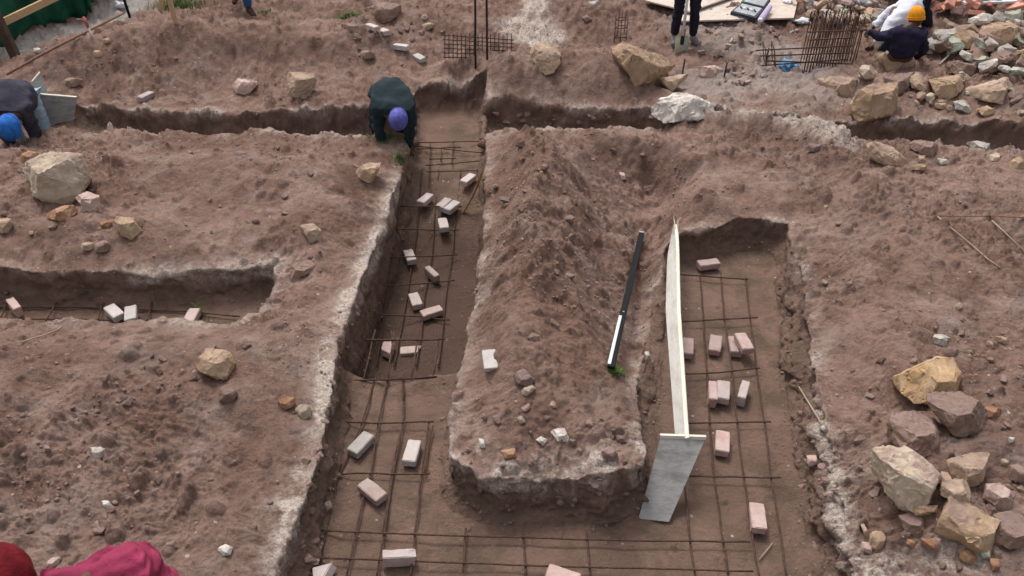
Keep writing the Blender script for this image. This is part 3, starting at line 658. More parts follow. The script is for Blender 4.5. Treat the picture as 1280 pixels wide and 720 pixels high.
def rock(outline, mat, label, depth=.8, cat='rock', name=None, flat=.0, sub=4, rough=.07, lift=0, group=None):
    h = convex([(float(a), float(b)) for a, b in outline]); _cx = sum(p[0] for p in h)/len(h); _cy = sum(p[1] for p in h)/len(h)
    h = [(_cx+(a-_cx)*1.05, _cy+(b-_cy)*1.05) for a, b in h]
    cx = sum(p[0] for p in h)/len(h); cy = sum(p[1] for p in h)/len(h); by = max(p[1] for p in h)
    p0 = hit(cx, cy); p1 = hit(cx, by-.15*(by-cy))
    kk = .25 if flat else .08; zc = (p0-CAM).dot(FW)*kk+(p1-CAM).dot(FW)*(1-kk)
    c = CAM+ray(cx, cy)*zc; c.z += lift
    T = (CAM-c).normalized(); R = Vector((0, 0, 1)).cross(T).normalized(); R = -R if R.x < 0 else R
    U = T.cross(R); U = -U if U.z < 0 else U
    sc = zc/FPX; w = (max(p[0] for p in h)-min(p[0] for p in h))*sc; hh = (by-min(p[1] for p in h))*sc
    rs = random.Random(int(cx*13+cy*7)); pl = []
    for i in range(len(h)):
        a = h[i]; b = h[(i+1) % len(h)]; ax, ay = (a[0]-cx)*sc, -(a[1]-cy)*sc; bx, by_ = (b[0]-cx)*sc, -(b[1]-cy)*sc
        nx, ny = by_-ay, -(bx-ax); L = math.hypot(nx, ny)
        if L < 1e-6: continue
        nx /= L; ny /= L; off = nx*ax+ny*ay
        if off < 0: nx, ny, off = -nx, -ny, -off
        tl = rs.uniform(-.15, .3); pl.append(((nx, ny, tl), off*1.02/math.sqrt(1+tl*tl)))
    s = min(w, hh*1.3)*.5*depth*(.75 if flat else 1)
    j = lambda a: rs.uniform(-a, a)
    upv = Vector((0, 0, 1)); fr = Vector((j(.4), -1, .25+j(.2))).normalized(); tp = Vector((j(.22), -.1+j(.2), 1)).normalized()
    for v, o in ((tp, s*(.62 if flat else .78)), (fr, s*.85), (Vector((j(1), -.6, .6)), s*.92), (Vector((.9, -.7, .4+j(.3))), s*1.0), (Vector((-.9, -.7, .4+j(.3))), s*1.0),
                 (Vector((j(.3), 1, j(.3))), s*1.1), (Vector((j(.2), j(.2), -1)), s*1.0)):
        v = v.normalized(); pl.append(((v.dot(R), v.dot(U), v.dot(T)), o))
    cham = [(rs.gauss(0, .8), rs.gauss(0, .8), rs.uniform(.5, 1.2)) for i in range(5)]
    V, F = poly_rock(pl, cham, cx+cy, rough, 15 if w > .3 else 10 if w > .12 else 7)
    Vw = [R*float(v[0])+U*float(v[1])+T*float(v[2]) for v in V]
    zmin = min(v.z for v in Vw); zmax = max(v.z for v in Vw); org = c+Vector((0, 0, zmin-(zmax-zmin)*.03))
    me = mesh_from('rock', [v-Vector((0, 0, zmin)) for v in Vw], F, True, mat); me.set_sharp_from_angle(angle=math.radians(32))
    nm = name or ('boulder' if w > .45 else 'rock' if w > .12 else 'stone')
    return tag(link(nm, me, None, org), label, cat if cat != 'rock' else ('boulder' if nm == 'boulder' else 'rock' if nm == 'rock' else 'stone'), group)
def Z(ox, oy, k, pts): return [(ox+a/k, oy+b/k) for a, b in pts]
def blob(cx, cy, w, h): return [(cx+w/2*math.cos(t*.785+.3)*(1+.12*math.sin(cx+t*2.1)), cy+h/2*math.sin(t*.785+.3)*(1+.12*math.cos(cy+t*1.7))) for t in range(8)]
ROCKS = [
 (Z(0,180,4,[(165,110),(200,60),(290,30),(350,50),(415,80),(415,200),(370,265),(300,305),(200,280),(160,220)]),'pale','big pale rounded boulder on the spoil bank near the left edge',{}),
 (blob(37,197,24,13),'rust','small dark red stone just above and left of the big pale boulder',{}),
 (blob(80,266,33,17),'rust','flat rust-brown stone just below the big pale boulder',{}),
 (Z(0,180,4,[(395,250),(450,232),(495,270),(480,330),(440,345),(410,300)]),'pink','pinkish stone touching the lower right of the big pale boulder',{}),
 (Z(0,180,4,[(590,380),(620,355),(670,370),(705,450),(650,475),(600,450)]),'ochre','ochre stone with a dark underside standing alone right of the big pale boulder',{}),
 (blob(4,281,22,22),'tan','tan stone cut by the left edge of the photo',{}),
 (blob(131,281,18,9),'rust','thin rusty sliver of stone left of the ochre stone',{}),
 (blob(108,308,17,12),'tan','left one of two small stones above the left trench',{}),
 (blob(127,308,18,16),'brown','right one of two small stones above the left trench',{}),
 (Z(0,0,4,[(1165,415),(1200,390),(1275,410),(1280,430),(1235,475),(1180,455)]),'pink','pale-topped stone alone on the far bank left of the soil-covered boulder',{}),
 (Z(320,0,4,[(160,400),(190,350),(280,340),(300,400),(260,480),(210,510),(165,470)]),'tan','soil-covered round boulder sunk in the far bank left of the stooping worker',{}),
 (Z(320,180,4,[(235,400),(275,385),(325,440),(320,490),(265,492),(245,450)]),'tan','tan stone half buried in the middle of the left bank',{}),
 (Z(320,180,4,[(490,130),(560,95),(628,100),(600,150),(570,195),(520,165)]),'ochre','ochre wedge stone near the grassy rim of the centre trench',{}),
 (Z(320,180,4,[(130,650),(180,600),(300,578),(320,610),(250,660),(160,680)]),'brown','flat dusty slab beside the inner corner of the left trench',{'flat':1}),
 (Z(0,360,4,[(985,345),(1060,290),(1150,335),(1155,400),(1105,478),(1050,440),(1000,390)]),'ochre','ochre block with a broken front on the near left bank',{}),
 (blob(284,493,22,22),'clod','crumbly reddish clod just below the ochre block on the near left bank',{}),
 (blob(357,504,26,15),'rust','orange-brown stone by the pale rim of the centre trench',{}),
 (Z(320,360,4,[(200,600),(235,575),(270,600),(262,650),(225,655)]),'pale','pale flat chip next to the orange-brown stone by the trench rim',{}),
 (Z(0,540,4,[(1100,570),(1140,565),(1162,590),(1140,618),(1110,610)]),'white','white chip on the near left bank above the pale rim',{}),
 (Z(0,540,4,[(425,75),(470,60),(575,105),(570,125),(480,130),(440,100)]),'white','cluster-like whitish flake near the middle of the near left bank',{'flat':1}),
 (Z(0,540,4,[(510,330),(535,325),(552,380),(520,395)]),'white','small whitish flake above the magenta jacket',{'flat':1}),
 (blob(65,703,20,12),'pink','pale stone between the red cap and the magenta jacket',{}),
 (Z(640,40,5.14,[(130,150),(150,85),(215,50),(310,150),(300,200),(240,270),(170,240)]),'tan','squared tan block on the mound left of the leaning boulder',{}),
 (Z(640,40,5.14,[(640,110),(700,65),(790,90),(860,150),(940,210),(900,300),(830,335),(770,320),(700,230),(650,150)]),'ochre','large leaning boulder with an orange face on the far mound',{'depth':.9}),
 (Z(640,40,5.14,[(950,300),(1085,275),(1060,350),(1020,380),(980,350)]),'tan','squared tan stone between the leaning boulder and the white boulder',{}),
 (Z(640,40,5.14,[(910,500),(960,430),(1060,385),(1150,410),(1260,450),(1270,510),(1180,550),(1080,575),(1000,585),(930,545)]),'white','large white limestone boulder on the trench rim',{'rough':.09,'depth':.7}),
 (Z(640,0,4,[(925,340),(1000,325),(1045,350),(1030,385),(960,385)]),'pink','pinkish stone beyond the white limestone boulder',{}),
 (Z(640,0,4,[(335,0),(485,0),(490,40),(400,38),(340,20)]),'grey','flat grey slab at the top edge right of the lime patch',{'flat':1}),
 (Z(640,0,4,[(350,90),(375,75),(405,100),(380,110)]),'brown','small brown stone under the flat grey slab',{}),
 (Z(420,0,5.33,[(155,110),(200,50),(300,20),(420,0),(500,10),(440,80),(330,150),(210,155)]),'brown','long brown boulder at the top beside the grass',{'flat':1}),
 (Z(420,0,5.33,[(0,160),(180,145),(195,175),(150,205),(50,215),(0,190)]),'brown','flat brown slab below the long boulder beside the grass',{'flat':1}),
 (Z(420,0,5.33,[(170,360),(200,330),(255,355),(250,390),(190,392)]),'brown','dark clod below the bricks on the far bank',{}),
 (blob(531,21,8,7),'pale','small pale stone up the slope left of the starter bars',{}),
 (blob(534,33,13,8),'tan','flat tan stone left of the basket of bars',{}),
 (Z(1000,80,4.571,[(75,75),(130,65),(330,85),(380,120),(320,200),(190,200),(150,140)]),'tan','broad flat slab lying left of the tall ochre boulder',{'flat':1,'depth':.8}),
 (Z(1000,80,4.571,[(335,45),(380,38),(428,95),(375,110),(335,80)]),'pale','small pale yellow stone on top of the broad flat slab',{'lift':.06}),
 (Z(1000,80,4.571,[(310,240),(330,165),(400,110),(470,95),(535,130),(560,230),(520,280),(370,360),(320,300)]),'ochre','tall rounded ochre boulder overhanging the right-hand far trench',{'depth':.8}),
 (Z(1000,80,4.571,[(480,90),(560,55),(640,35),(625,110),(580,180),(530,150)]),'brown','soil-covered slab right behind the tall ochre boulder',{'flat':1}),
 (Z(1000,80,4.571,[(620,75),(660,65),(740,140),(735,160),(680,150),(625,110)]),'tan','tan stone lying below the seated worker',{}),
 (Z(1000,80,4.571,[(740,110),(800,80),(880,65),(915,130),(880,180),(820,195),(770,150)]),'ochre','blocky ochre stone in the middle of the row right of the tall boulder',{}),
 (Z(1000,80,4.571,[(715,190),(745,140),(768,190),(755,222),(720,205)]),'pale','small pointed pale stone left of the blocky ochre stone',{}),
 (Z(1000,80,4.571,[(950,165),(1130,100),(1200,185),(1195,215),(1000,215)]),'tan','wide wedge-shaped tan boulder at the right end of the row above the far trench',{'depth':.9}),
 (Z(1000,80,4.571,[(1015,270),(1060,238),(1118,262),(1080,303)]),'ochre','small bright yellow stone under the wide wedge-shaped boulder',{}),
 (Z(1000,80,4.571,[(875,225),(920,205),(980,255),(970,275),(900,270)]),'grey','pale grey stone left of the small bright yellow stone',{}),
 (Z(1000,80,4.571,[(770,230),(840,215),(845,260),(780,255)]),'ochre','yellowish flat stone under the blocky ochre stone',{}),
 (Z(1000,80,4.571,[(843,215),(870,215),(868,280),(845,275)]),'pale','narrow upright yellowish stone beside the pale grey one',{}),
 (Z(1000,80,4.571,[(380,480),(430,460),(520,475),(620,540),(600,575),(530,580),(430,555)]),'tan','long rounded slab on the near rim of the right-hand far trench',{'depth':.8}),
 (Z(1000,80,4.571,[(630,470),(660,445),(740,440),(800,490),(800,530),(700,520),(640,500)]),'brown','darker brown stone right of the long rounded slab',{}),
 (Z(1000,80,4.571,[(785,545),(830,540),(848,565),(810,578)]),'white','small whitish-pink chip by the darker brown stone',{}),
 (Z(1000,80,4.571,[(630,600),(680,570),(745,580),(740,600),(650,615)]),'ochre','flat ochre chip in front of the darker brown stone',{}),
 (Z(1000,80,4.571,[(675,525),(712,520),(712,565),(678,565)]),'tan','little tan stone under the darker brown stone',{}),
 (Z(1000,80,4.571,[(955,470),(1030,428),(1110,490),(1080,510),(1000,500)]),'grey','flat grey-white stone on the near rim towards the right edge',{'flat':1}),
 (Z(1000,80,4.571,[(985,520),(1060,500),(1220,530),(1230,560),(1090,560)]),'pale','long pale slab sunk in the ground beside the flat grey-white stone',{'flat':1}),
 (Z(1000,80,4.571,[(25,465),(100,450),(170,475),(120,505),(40,500)]),'purple','dark brown stone below the pale ridge',{}),
 (Z(1000,80,4.571,[(1210,560),(1240,530),(1279,545),(1279,595),(1215,600)]),'ochre','yellowish stone at the right edge above the sticks',{}),
 (Z(1150,20,8,[(600,200),(720,150),(820,110),(920,190),(900,300),(830,370),(700,400),(620,330)]),'ochre','largest pale orange boulder in the stone heap at the right',{'depth':.9,'lift':.1}),
 (Z(1150,20,8,[(500,310),(600,290),(640,460),(540,480)]),'white','upright whitish concrete block in front of the largest orange boulder',{'lift':.12}),
 (Z(1150,20,8,[(120,190),(280,180),(370,310),(330,360),(230,370),(130,260)]),'grey','grey concrete lump right of the seated worker',{'lift':.06}),
 (Z(1150,20,8,[(40,190),(110,230),(200,300),(200,380),(60,370)]),'white','white concrete lump close to the right side of the seated worker',{}),
 (Z(1150,20,8,[(250,520),(420,440),(530,430),(620,490),(560,580),(420,610),(340,560)]),'brown','soil-covered slab above the row of ochre stones',{'flat':1}),
 (Z(1150,20,8,[(820,60),(960,50),(1000,100),(910,150),(820,120)]),'green','green-grey slab lying high in the stone heap',{'lift':.12}),
 (Z(1150,20,8,[(790,590),(940,560),(980,640),(900,700),(800,670)]),'brown','brown soil-covered stone at the foot of the heap near the right edge',{}),
 (Z(1150,20,8,[(940,240),(1040,230),(1040,300),(960,290)]),'tan','tan stone at the right edge of the heap',{'lift':.08}),
 (Z(1150,20,8,[(890,400),(960,350),(1040,370),(1040,440),(940,450)]),'ochre','orange stone low in the heap at the right edge',{}),
 (Z(1060,420,4.5,[(300,290),(400,190),(450,120),(520,85),(575,150),(600,300),(600,330),(430,385),(330,350)]),'gold','bright ochre triangular boulder topping the heap at the lower right',{'depth':.8}),
 (Z(1060,420,4.5,[(240,480),(330,430),(420,440),(575,580),(550,700),(450,670),(280,640),(245,560)]),'brown','brown slab with an ochre end left in the lower right heap',{'flat':1,'depth':.8}),
 (Z(1060,420,4.5,[(430,400),(480,370),(640,350),(720,360),(765,520),(740,590),(640,590),(560,540),(460,480)]),'brown','brown-topped slab with a pale edge under the bright ochre boulder',{'flat':1,'lift':.05}),
 (Z(1060,560,4.5,[(570,120),(640,40),(740,0),(755,150),(700,235),(640,210)]),'tan','smooth tan boulder below the slab with the pale edge',{}),
 (Z(1060,560,4.5,[(230,370),(350,350),(480,430),(420,480),(350,475)]),'brown','flat dusty slab under the big white-faced boulder',{'flat':1}),
 (Z(1060,560,4.5,[(370,370),(500,280),(490,340),(410,405)]),'ochre','ochre wedge tucked under the big white-faced boulder',{}),
 (Z(1060,560,4.5,[(130,160),(145,20),(230,25),(400,70),(500,130),(490,250),(420,350),(350,350),(270,290),(200,190)]),'pale','big white-faced boulder left in the lower right heap',{'depth':.75,'lift':.04}),
 (Z(1060,560,4.5,[(515,150),(550,140),(608,190),(580,210),(530,190)]),'tan','smallest tan stone wedged in the middle of the lower right heap',{'sub':3}),
 (Z(1060,560,4.5,[(535,330),(790,330),(822,540),(720,548),(550,550)]),'ochre','square block with dusty top and ochre front at the foot of the heap',{'depth':1.0}),
 (Z(1060,560,4.5,[(500,230),(600,205),(670,280),(670,320),(540,325)]),'tan','egg-shaped tan stone on top of the square block',{'lift':.04}),
 (Z(1060,560,4.5,[(770,240),(820,200),(900,220),(930,300),(870,335),(790,320)]),'pink','pink mottled rock right of the smooth tan boulder',{}),
 (Z(1060,560,4.5,[(915,120),(960,85),(1010,90),(1010,220),(930,190)]),'brown','brown rock at the right edge above the large brown slab',{}),
 (Z(1060,560,4.5,[(815,440),(900,360),(1030,350),(1030,590),(890,600)]),'brown','large brown slab at the lower right edge',{'flat':1,'depth':.8}),
 (Z(1060,560,4.5,[(630,600),(670,565),(720,600),(725,645),(640,640)]),'rust','round orange stone in front of the square block',{}),
 (Z(1060,560,4.5,[(125,490),(160,455),(210,490),(205,570),(140,570)]),'ochre','upright orange-tan stone alone near the trench corner at lower right',{}),
 (Z(1060,560,4.5,[(410,530),(480,500),(530,550),(500,570),(420,560)]),'rust','flat red stone left of the square block',{}),
 (Z(1060,560,4.5,[(330,500),(370,520),(380,550),(340,555)]),'rust','small dark red stone left of the flat red one',{}),
 (Z(1060,560,4.5,[(75,530),(130,540),(138,585),(80,585)]),'pink','pink stone next to the upright orange-tan stone',{}),
 (Z(1060,560,4.5,[(60,440),(80,430),(130,480),(110,500)]),'tan','thin slanting splinter of stone above the pink stone at the trench corner',{}),
 (Z(1060,560,4.5,[(725,570),(780,560),(805,600),(770,625)]),'green','small greenish stone right of the round orange stone',{}),
 (Z(1060,560,4.5,[(795,640),(830,620),(860,665),(830,690)]),'rust','small rusty stone nearest the bottom edge at the lower right',{}),
 (Z(1060,420,4.5,[(485,5),(520,-8),(562,0),(560,50),(490,50)]),'grey','small squared grey stone above the bright ochre boulder',{}),
 (Z(1060,420,4.5,[(830,15),(870,5),(920,12),(915,40),(840,42)]),'ochre','small ochre stone up the slope near the right edge',{}),
 (Z(1060,420,4.5,[(770,405),(830,390),(850,450),(790,465)]),'rust','rust-red clod right of the slab with the pale edge',{}),
 (Z(1060,420,4.5,[(905,570),(925,560),(935,590),(905,610)]),'white','tiny white chip right of the smooth tan boulder',{'sub':3}),
 (blob(1256,578,9,9),'pale','tiny pale yellow chip right of the pink mottled rock',{'sub':3}),
 (Z(560,420,3.6,[(300,170),(340,150),(385,190),(370,225),(310,210)]),'purple','purple-brown clod on the hump of the central pillar of earth',{}),
 (Z(560,420,3.6,[(335,240),(375,220),(388,235),(355,270),(335,265)]),'pale','pale chip below the purple-brown clod on the central pillar',{}),
 (Z(560,420,3.6,[(455,430),(520,408),(548,472),(500,472)]),'white','largest white chip near the front of the central pillar',{'flat':1}),
 (Z(560,420,3.6,[(400,470),(420,452),(447,465),(430,492)]),'white','small rounded white chip left of the largest one on the central pillar',{}),
 (Z(560,420,3.6,[(690,520),(730,495),(757,520),(745,562),(700,550)]),'purple','dark purple-brown stone at the front right corner of the central pillar',{}),
 (Z(560,420,3.6,[(245,520),(300,505),(308,545),(255,553)]),'rust','rusty stone at the front left of the central pillar',{}),
 (Z(560,420,3.6,[(140,462),(160,466),(168,500),(148,503)]),'white','tiny white chip at the front left corner of the central pillar',{'sub':3}),
 (Z(560,420,3.6,[(745,440),(800,435),(808,472),(755,478)]),'purple','purple stone on the right side of the central pillar',{}),
 (Z(560,420,3.6,[(310,370),(330,355),(345,385),(325,395)]),'pale','little pale chip in the middle of the central pillar',{'sub':3}),
 (Z(640,360,4,[(660,320),(680,315),(697,352),(680,358)]),'white','white pebble low on the slope left of the standing plank',{'sub':3}),
 (Z(640,180,4,[(535,140),(560,145),(572,175),(548,180)]),'pink','pinkish flake in the gully above the standing plank',{'sub':3}),
 (Z(960,540,4,[(190,130),(230,110),(250,150),(215,180)]),'pink','pinkish lump stuck in the wall of the right-hand trench',{}),
 (Z(320,540,4,[(345,350),(375,345),(378,380),(340,395)]),'pale','pale chip at the foot of the left wall of the centre trench',{'sub':3}),
 (Z(960,0,4,[(1055,170),(1075,150),(1150,140),(1215,170),(1215,230),(1200,250),(1120,290),(1060,240)]),'tan','skip',{}),
 (Z(0,0,4,[(175,245),(200,240),(215,262),(190,268)]),'white','white chip on the grey cement patch near the green cloth',{'sub':3}),
 (blob(133,51,9,7),'ochre','left-most of the two yellow-brown stones by the red rail',{'sub':3}),
 (blob(122,67,12,8),'ochre','yellow-brown stone closer to the viewer by the red rail',{'sub':3}),
 (blob(88,103,28,10),'brown','long soil-covered stone right behind the grey boards',{}),
]
for o_, m_, l_, k_ in ROCKS:
    if l_ != 'skip': rock(o_, m_, l_, **k_)
# ------------------------------------------------------------------ bricks
def brick_mesh(seed, mat, size=(.200, .096, .062), broken=0):
    rs = random.Random(seed); bm = bmesh.new(); bmesh.ops.create_cube(bm, size=1)
    for v in bm.verts: v.co = Vector((v.co.x*size[0], v.co.y*size[1], v.co.z*size[2]))
    if broken:
        n = Vector((1, rs.uniform(-.7, .7), rs.uniform(-.5, .5))).normalized()
        r = bmesh.ops.bisect_plane(bm, geom=bm.verts[:]+bm.edges[:]+bm.faces[:], plane_co=(size[0]*(broken-.5), 0, 0), plane_no=n, clear_outer=True)
        ed = [e for e in r['geom_cut'] if isinstance(e, bmesh.types.BMEdge)]
        if ed: bmesh.ops.edgenet_fill(bm, edges=ed)
    bmesh.ops.recalc_face_normals(bm, faces=bm.faces)
    bmesh.ops.bevel(bm, geom=bm.edges[:], offset=.005, segments=2, affect='EDGES')
    bmesh.ops.triangulate(bm, faces=bm.faces); bmesh.ops.subdivide_edges(bm, edges=[e for e in bm.edges if e.calc_length() > .02], cuts=3, use_grid_fill=True)
    bmesh.ops.triangulate(bm, faces=bm.faces); bm.normal_update()
    co = np.array([v.co[:] for v in bm.verts])
    nz = fbm(co[:, 0]*30+seed, co[:, 1]*30, co[:, 2]*30, 3)*.004
    ext = (np.abs(co)/np.abs(co).max(0)); ek = np.sort(ext, 1)[:, 1]      # near an edge
    nz = nz - sstep(.88, 1, ek)*np.clip(fbm(co[:, 0]*22+seed*3, co[:, 1]*22, co[:, 2]*22, 2)-.15, 0, 1)*.03
    for v, q in zip(bm.verts, nz): v.co += v.normal*float(q)
    me = bpy.data.meshes.new('brick'); bm.to_mesh(me); bm.free(); me.materials.append(M[mat]); 
    return me
def fit(o, up=.0):
    pass
def brick(p1, p2, z, mat, label, mode='flat', tilt=0, broken=0, size=(.200, .096, .062), name='brick', lift=0, roll=0):
    top = z + (.106 if mode == 'edge' else .073) + lift + .012
    g_ = hit((p1[0]+p2[0])/2, (p1[1]+p2[1])/2+3); z = g_.z+.012; top = z + (.096 if mode == 'edge' else .062) + lift + .012
    a = at(*p1, top); b = at(*p2, top); yaw = math.atan2(b.y-a.y, b.x-a.x); c = (a+b)/2
    L = min(max((b-a).length, .09), .235); sz = size
    me = brick_mesh(int(p1[0]*7+p1[1]), mat, sz, broken)
    o = link(name, me); hz = sz[1]/2 if mode == 'edge' else sz[2]/2
    o.rotation_euler = (math.pi/2 if mode == 'edge' else roll, tilt, yaw)
    if mode == 'edge': o.rotation_euler = (Matrix.Rotation(yaw, 4, 'Z') @ Matrix.Rotation(tilt, 4, 'Y') @ Matrix.Rotation(math.pi/2, 4, 'X')).to_euler()
    o.location = (c.x, c.y, z+hz+lift+.010+abs(math.sin(tilt))*.05)
    return tag(o, label, 'brick', 'loose paving bricks in the trenches' if name == 'brick' else None)
zf = 0.0; zd = -.28
BR = [((579,226),(591,217),zd,'brick_pale','farthest brick lying in the centre trench, beside the yellow strip',{}),
 ((526,251),(537,242),zd,'brick_pale','brick left of the touching pair in the far centre trench',{}),
 ((549,258),(561,247),zd,'brick_pale','left brick of the touching pair in the far centre trench',{}),
 ((558,261),(571,251),zd,'brick_white','right, whiter brick of the touching pair in the far centre trench',{}),
 ((552,270),(556,286),zd,'brick_white','white brick just in front of the touching pair in the centre trench',{}),
 ((509,311),(515,325),zd,'brick_pale','pale pink brick against the left side of the centre trench mesh',{}),
 ((532,331),(548,346),zd,'brick_grey','greyish brick lying tilted on the mesh of the centre trench',{'mode':'edge'}),
 ((515,363),(523,383),zd,'brick_pale','pale brick with a chipped corner in the centre trench just left of a pink one',{}),
 ((528,391),(550,384),zd,'brick_pink','pink brick lying crosswise on the mesh of the centre trench',{}),
 ((486,425),(481,446),zd,'brick_pink','worn pink half brick behind the raised bars in the pit of the centre trench',{'broken':.75}),
 ((507,437),(522,436),zd,'brick_grey','dull brick half sunk in the pit behind the raised bars',{'lift':-.05,'broken':.8}),
 ((461,541),(440,563),zf,'brick_white','whitish brick lying slantwise on the near floor of the centre trench',{}),
 ((519,547),(510,578),zf,'brick_white','whitish brick lying lengthwise on the near floor, right of the slanting one',{}),
 ((452,600),(478,622),zf,'brick_grey','mottled dull pink brick on the near floor below the two whitish ones',{}),
 ((480,694),(516,690),zf,'brick_pale','tilted chipped brick on the mesh near the bottom edge of the photo',{'mode':'edge','tilt':.12}),
 ((404,714),(420,710),zf,'brick_pale','rough half brick at the bottom left corner of the trench floor',{'broken':.5}),
 ((692,714),(716,722),zf,'brick_pink','brick cut off by the bottom edge of the photo in mid trench',{}),
 ((871,329),(901,325),zf,'brick_pink','pink brick with pale edges at the far end of the right-hand trench',{}),
 ((860,418),(859,445),zf,'brick_pink','pink brick half hidden by the standing plank',{}),
 ((896,414),(893,442),zf,'brick_pink','pink brick alone between the hidden brick and the stacked pair',{}),
 ((917,416),(922,443),zf,'brick_pink','lower brick of the crossed pair in the right-hand trench',{}),
 ((923,412),(938,439),zf,'brick_pink','upper brick lying askew on the crossed pair',{'lift':.075}),
 ((891,473),(892,501),zf,'brick_pink','pink brick on edge pressed to the left of a whitish brick',{'mode':'edge'}),
 ((905,472),(904,501),zf,'brick_pale','whitish brick beside the pink one on edge',{'lift':.02}),
 ((934,470),(926,502),zf,'brick_pale','narrow pale brick standing on edge alone by the mesh',{'mode':'edge'}),
 ((904,535),(903,566),zf,'brick_pink','pink brick right of the top of the grey board',{}),
 ((946,626),(950,662),zf,'brick_pink','pink brick nearest the viewer in the right-hand trench',{}),
 ((8,368),(25,389),zf,'brick_pink','pink brick on its edge at the left end of the left trench',{'mode':'edge'}),
 ((132,378),(152,397),zf,'brick_white','whitish brick leaning against a grey-white one in the left trench',{}),
 ((163,378),(162,402),zf,'brick_white','upright grey-white brick in the middle of the left trench',{'lift':.03}),
 ((243,385),(234,402),zf,'brick_pink','pink brick beside the weed in the left trench',{})]
for a, b, z, m, l, k in BR: brick(a, b, z+ (0.012), m, l, **k)
def top_brick(p1, p2, mat, label, broken=0, tilt=0):
    c = hit((p1[0]+p2[0])/2, (p1[1]+p2[1])/2+2); me = brick_mesh(int(p1[0]*3+p2[1]), mat, broken=broken)
    a = at(*p1, c.z+.05); b = at(*p2, c.z+.05)
    o = link('brick', me); o.rotation_euler = (random.uniform(-.1, .25), tilt, math.atan2(b.y-a.y, b.x-a.x)); o.location = c+Vector((0, 0, .03))
    tag(o, label, 'brick', 'loose bricks on the banks')
top_brick((176,125),(191,118),'brick_pale','whitish brick alone on the far left bank above the trench')
top_brick((491,58),(512,61),'brick_white','white brick on the far bank left of the hollow one')
top_brick((515,68),(534,79),'brick_white','white brick with a dark hollow, nearest of the line on the far bank')
top_brick((457,32),(474,38),'brick_pale','pale brick farthest up the line on the far bank')
top_brick((476,39),(488,44),'brick_pale','half buried pale brick second in the line on the far bank', .7)
top_brick((611,445),(615,467),'brick_white','upright whitish brick piece on the left of the central pillar', .8, .2)
# ------------------------------------------------------------------ reinforcing mesh
def resamp(pts, n=3):
    out = []
    for a, b in zip(pts[:-1], pts[1:]):
        for i in range(n): out.append(a.lerp(b, i/n))
    out.append(pts[-1]); return out
def mat_(label, z, longs, cross, r=.0066, zl=.0, group='reinforcing mats laid in the trenches'):
    rs = random.Random(len(label)); c = at(*longs[0][0], z)
    e = empty('rebar_mat', (c.x, c.y, z), label, 'rebar mat', group)
    for k, ln in enumerate(longs+cross):
        zz = z+(.0 if k < len(longs) else .014)
        P = [at(a, b, zz) for a, b in ln] if z > zd+.1 else [hit(a, b)+Vector((0, 0, .03+zz-z)) for a, b in ln]; P = resamp(P, 4)
        P = [p+Vector((rs.uniform(-.003, .003), rs.uniform(-.003, .003), rs.uniform(-.002, .003))) for p in P]
        part('bar', tube(P, r, 6), e, 'rebar')
    return e
mat_('rusty mesh on the near floor of the centre trench under the whitish bricks', .04,
     [[(470,470),(452,530),(424,596),(394,722)], [(486,470),(472,530),(464,590),(454,622),(433,722)], [(505,467),(504,524),(492,590),(480,665),(471,722)], [(536,528),(527,592),(519,665),(513,722)],
      [(500,540),(489,596),(479,665)], [(541,532),(535,560),(531,592)]],
     [[(424,522),(430,528),(480,529),(542,527)], [(416,592),(470,592),(537,593)]])
mat_('rusty mesh along the bottom of the photo joining both trenches', .045,
     [[(582,660),(579,715)], [(654,668),(657,722)], [(733,663),(738,722)]],
     [[(396,663),(500,667),(640,672),(800,676),(938,677)], [(382,697),(500,701),(640,706),(800,711),(942,714)]])
mat_('rusty mesh on the floor of the right-hand trench under the pink bricks', .04,
     [[(875,342),(878,381),(881,430),(883,462),(887,527),(892,590),(904,676),(911,724)], [(901,342),(905,394),(912,440),(918,498),(927,580),(944,693),(950,724)],
      [(932,346),(938,403),(944,445),(949,487),(956,531),(964,598),(974,655),(984,724)], [(855,600),(857,620),(862,676),(869,724)]],
     [[(846,343),(900,347),(935,349)], [(850,402),(947,397)], [(852,468),(900,466),(950,460)], [(858,529),(964,527)], [(860,595),(976,597)]])
mat_('rusty mesh down in the pit of the centre trench', zd+.04,
     [[(502,230),(497,292),(491,324),(480,402),(471,462)], [(528,215),(521,293),(515,333),(510,367),(501,420),(493,462)], [(549,215),(542,289),(540,324),(531,367),(527,420),(520,462)], [(576,215),(568,293),(564,327),(558,367),(553,420),(548,462)]],
     [[(500,262),(578,263)], [(496,291),(540,292),(574,292)], [(489,327),(572,323)], [(480,362),(530,359),(569,355)], [(472,398),(520,400),(562,405)]])
mat_('raised frame of bars jutting over the edge of the pit in the centre trench', .05,
     [[(469,412),(454,477)], [(493,414),(484,477)], [(523,416),(514,474)], [(549,417),(541,473)], [(503,466),(504,500)], [(489,414),(492,444)]],
     [[(456,425),(500,425),(557,424)], [(440,475),(500,474),(546,471)]], r=.0075)
mat_('close-spaced bars at the far end of the centre trench beside the stooping worker', .05,
     [[(538,178),(536,236)], [(567,178),(565,205)], [(552,186),(551,202)]],
     [[(512,178),(600,177)], [(512,187),(576,184)], [(512,182),(604,191)], [(537,199),(570,198)], [(532,207),(606,201)], [(533,215),(605,213)]], r=.006)
mat_('rusty mesh on the floor of the left trench', .035,
     [[(-40,384),(100,384),(230,389),(300,396)], [(-40,398),(100,399),(230,403)]],
     [[(72,376),(57,402)], [(130,376),(122,402)], [(190,378),(183,402)], [(10,374),(0,400)]])
def bars(name, label, cat, L, r, mat, pname='bar', group=None):
    o = Vector(L[0][0]); e = empty(name, o, label, cat, group)
    for pts in L: part(pname, tube(pts, r, 6), e, mat)
    return e
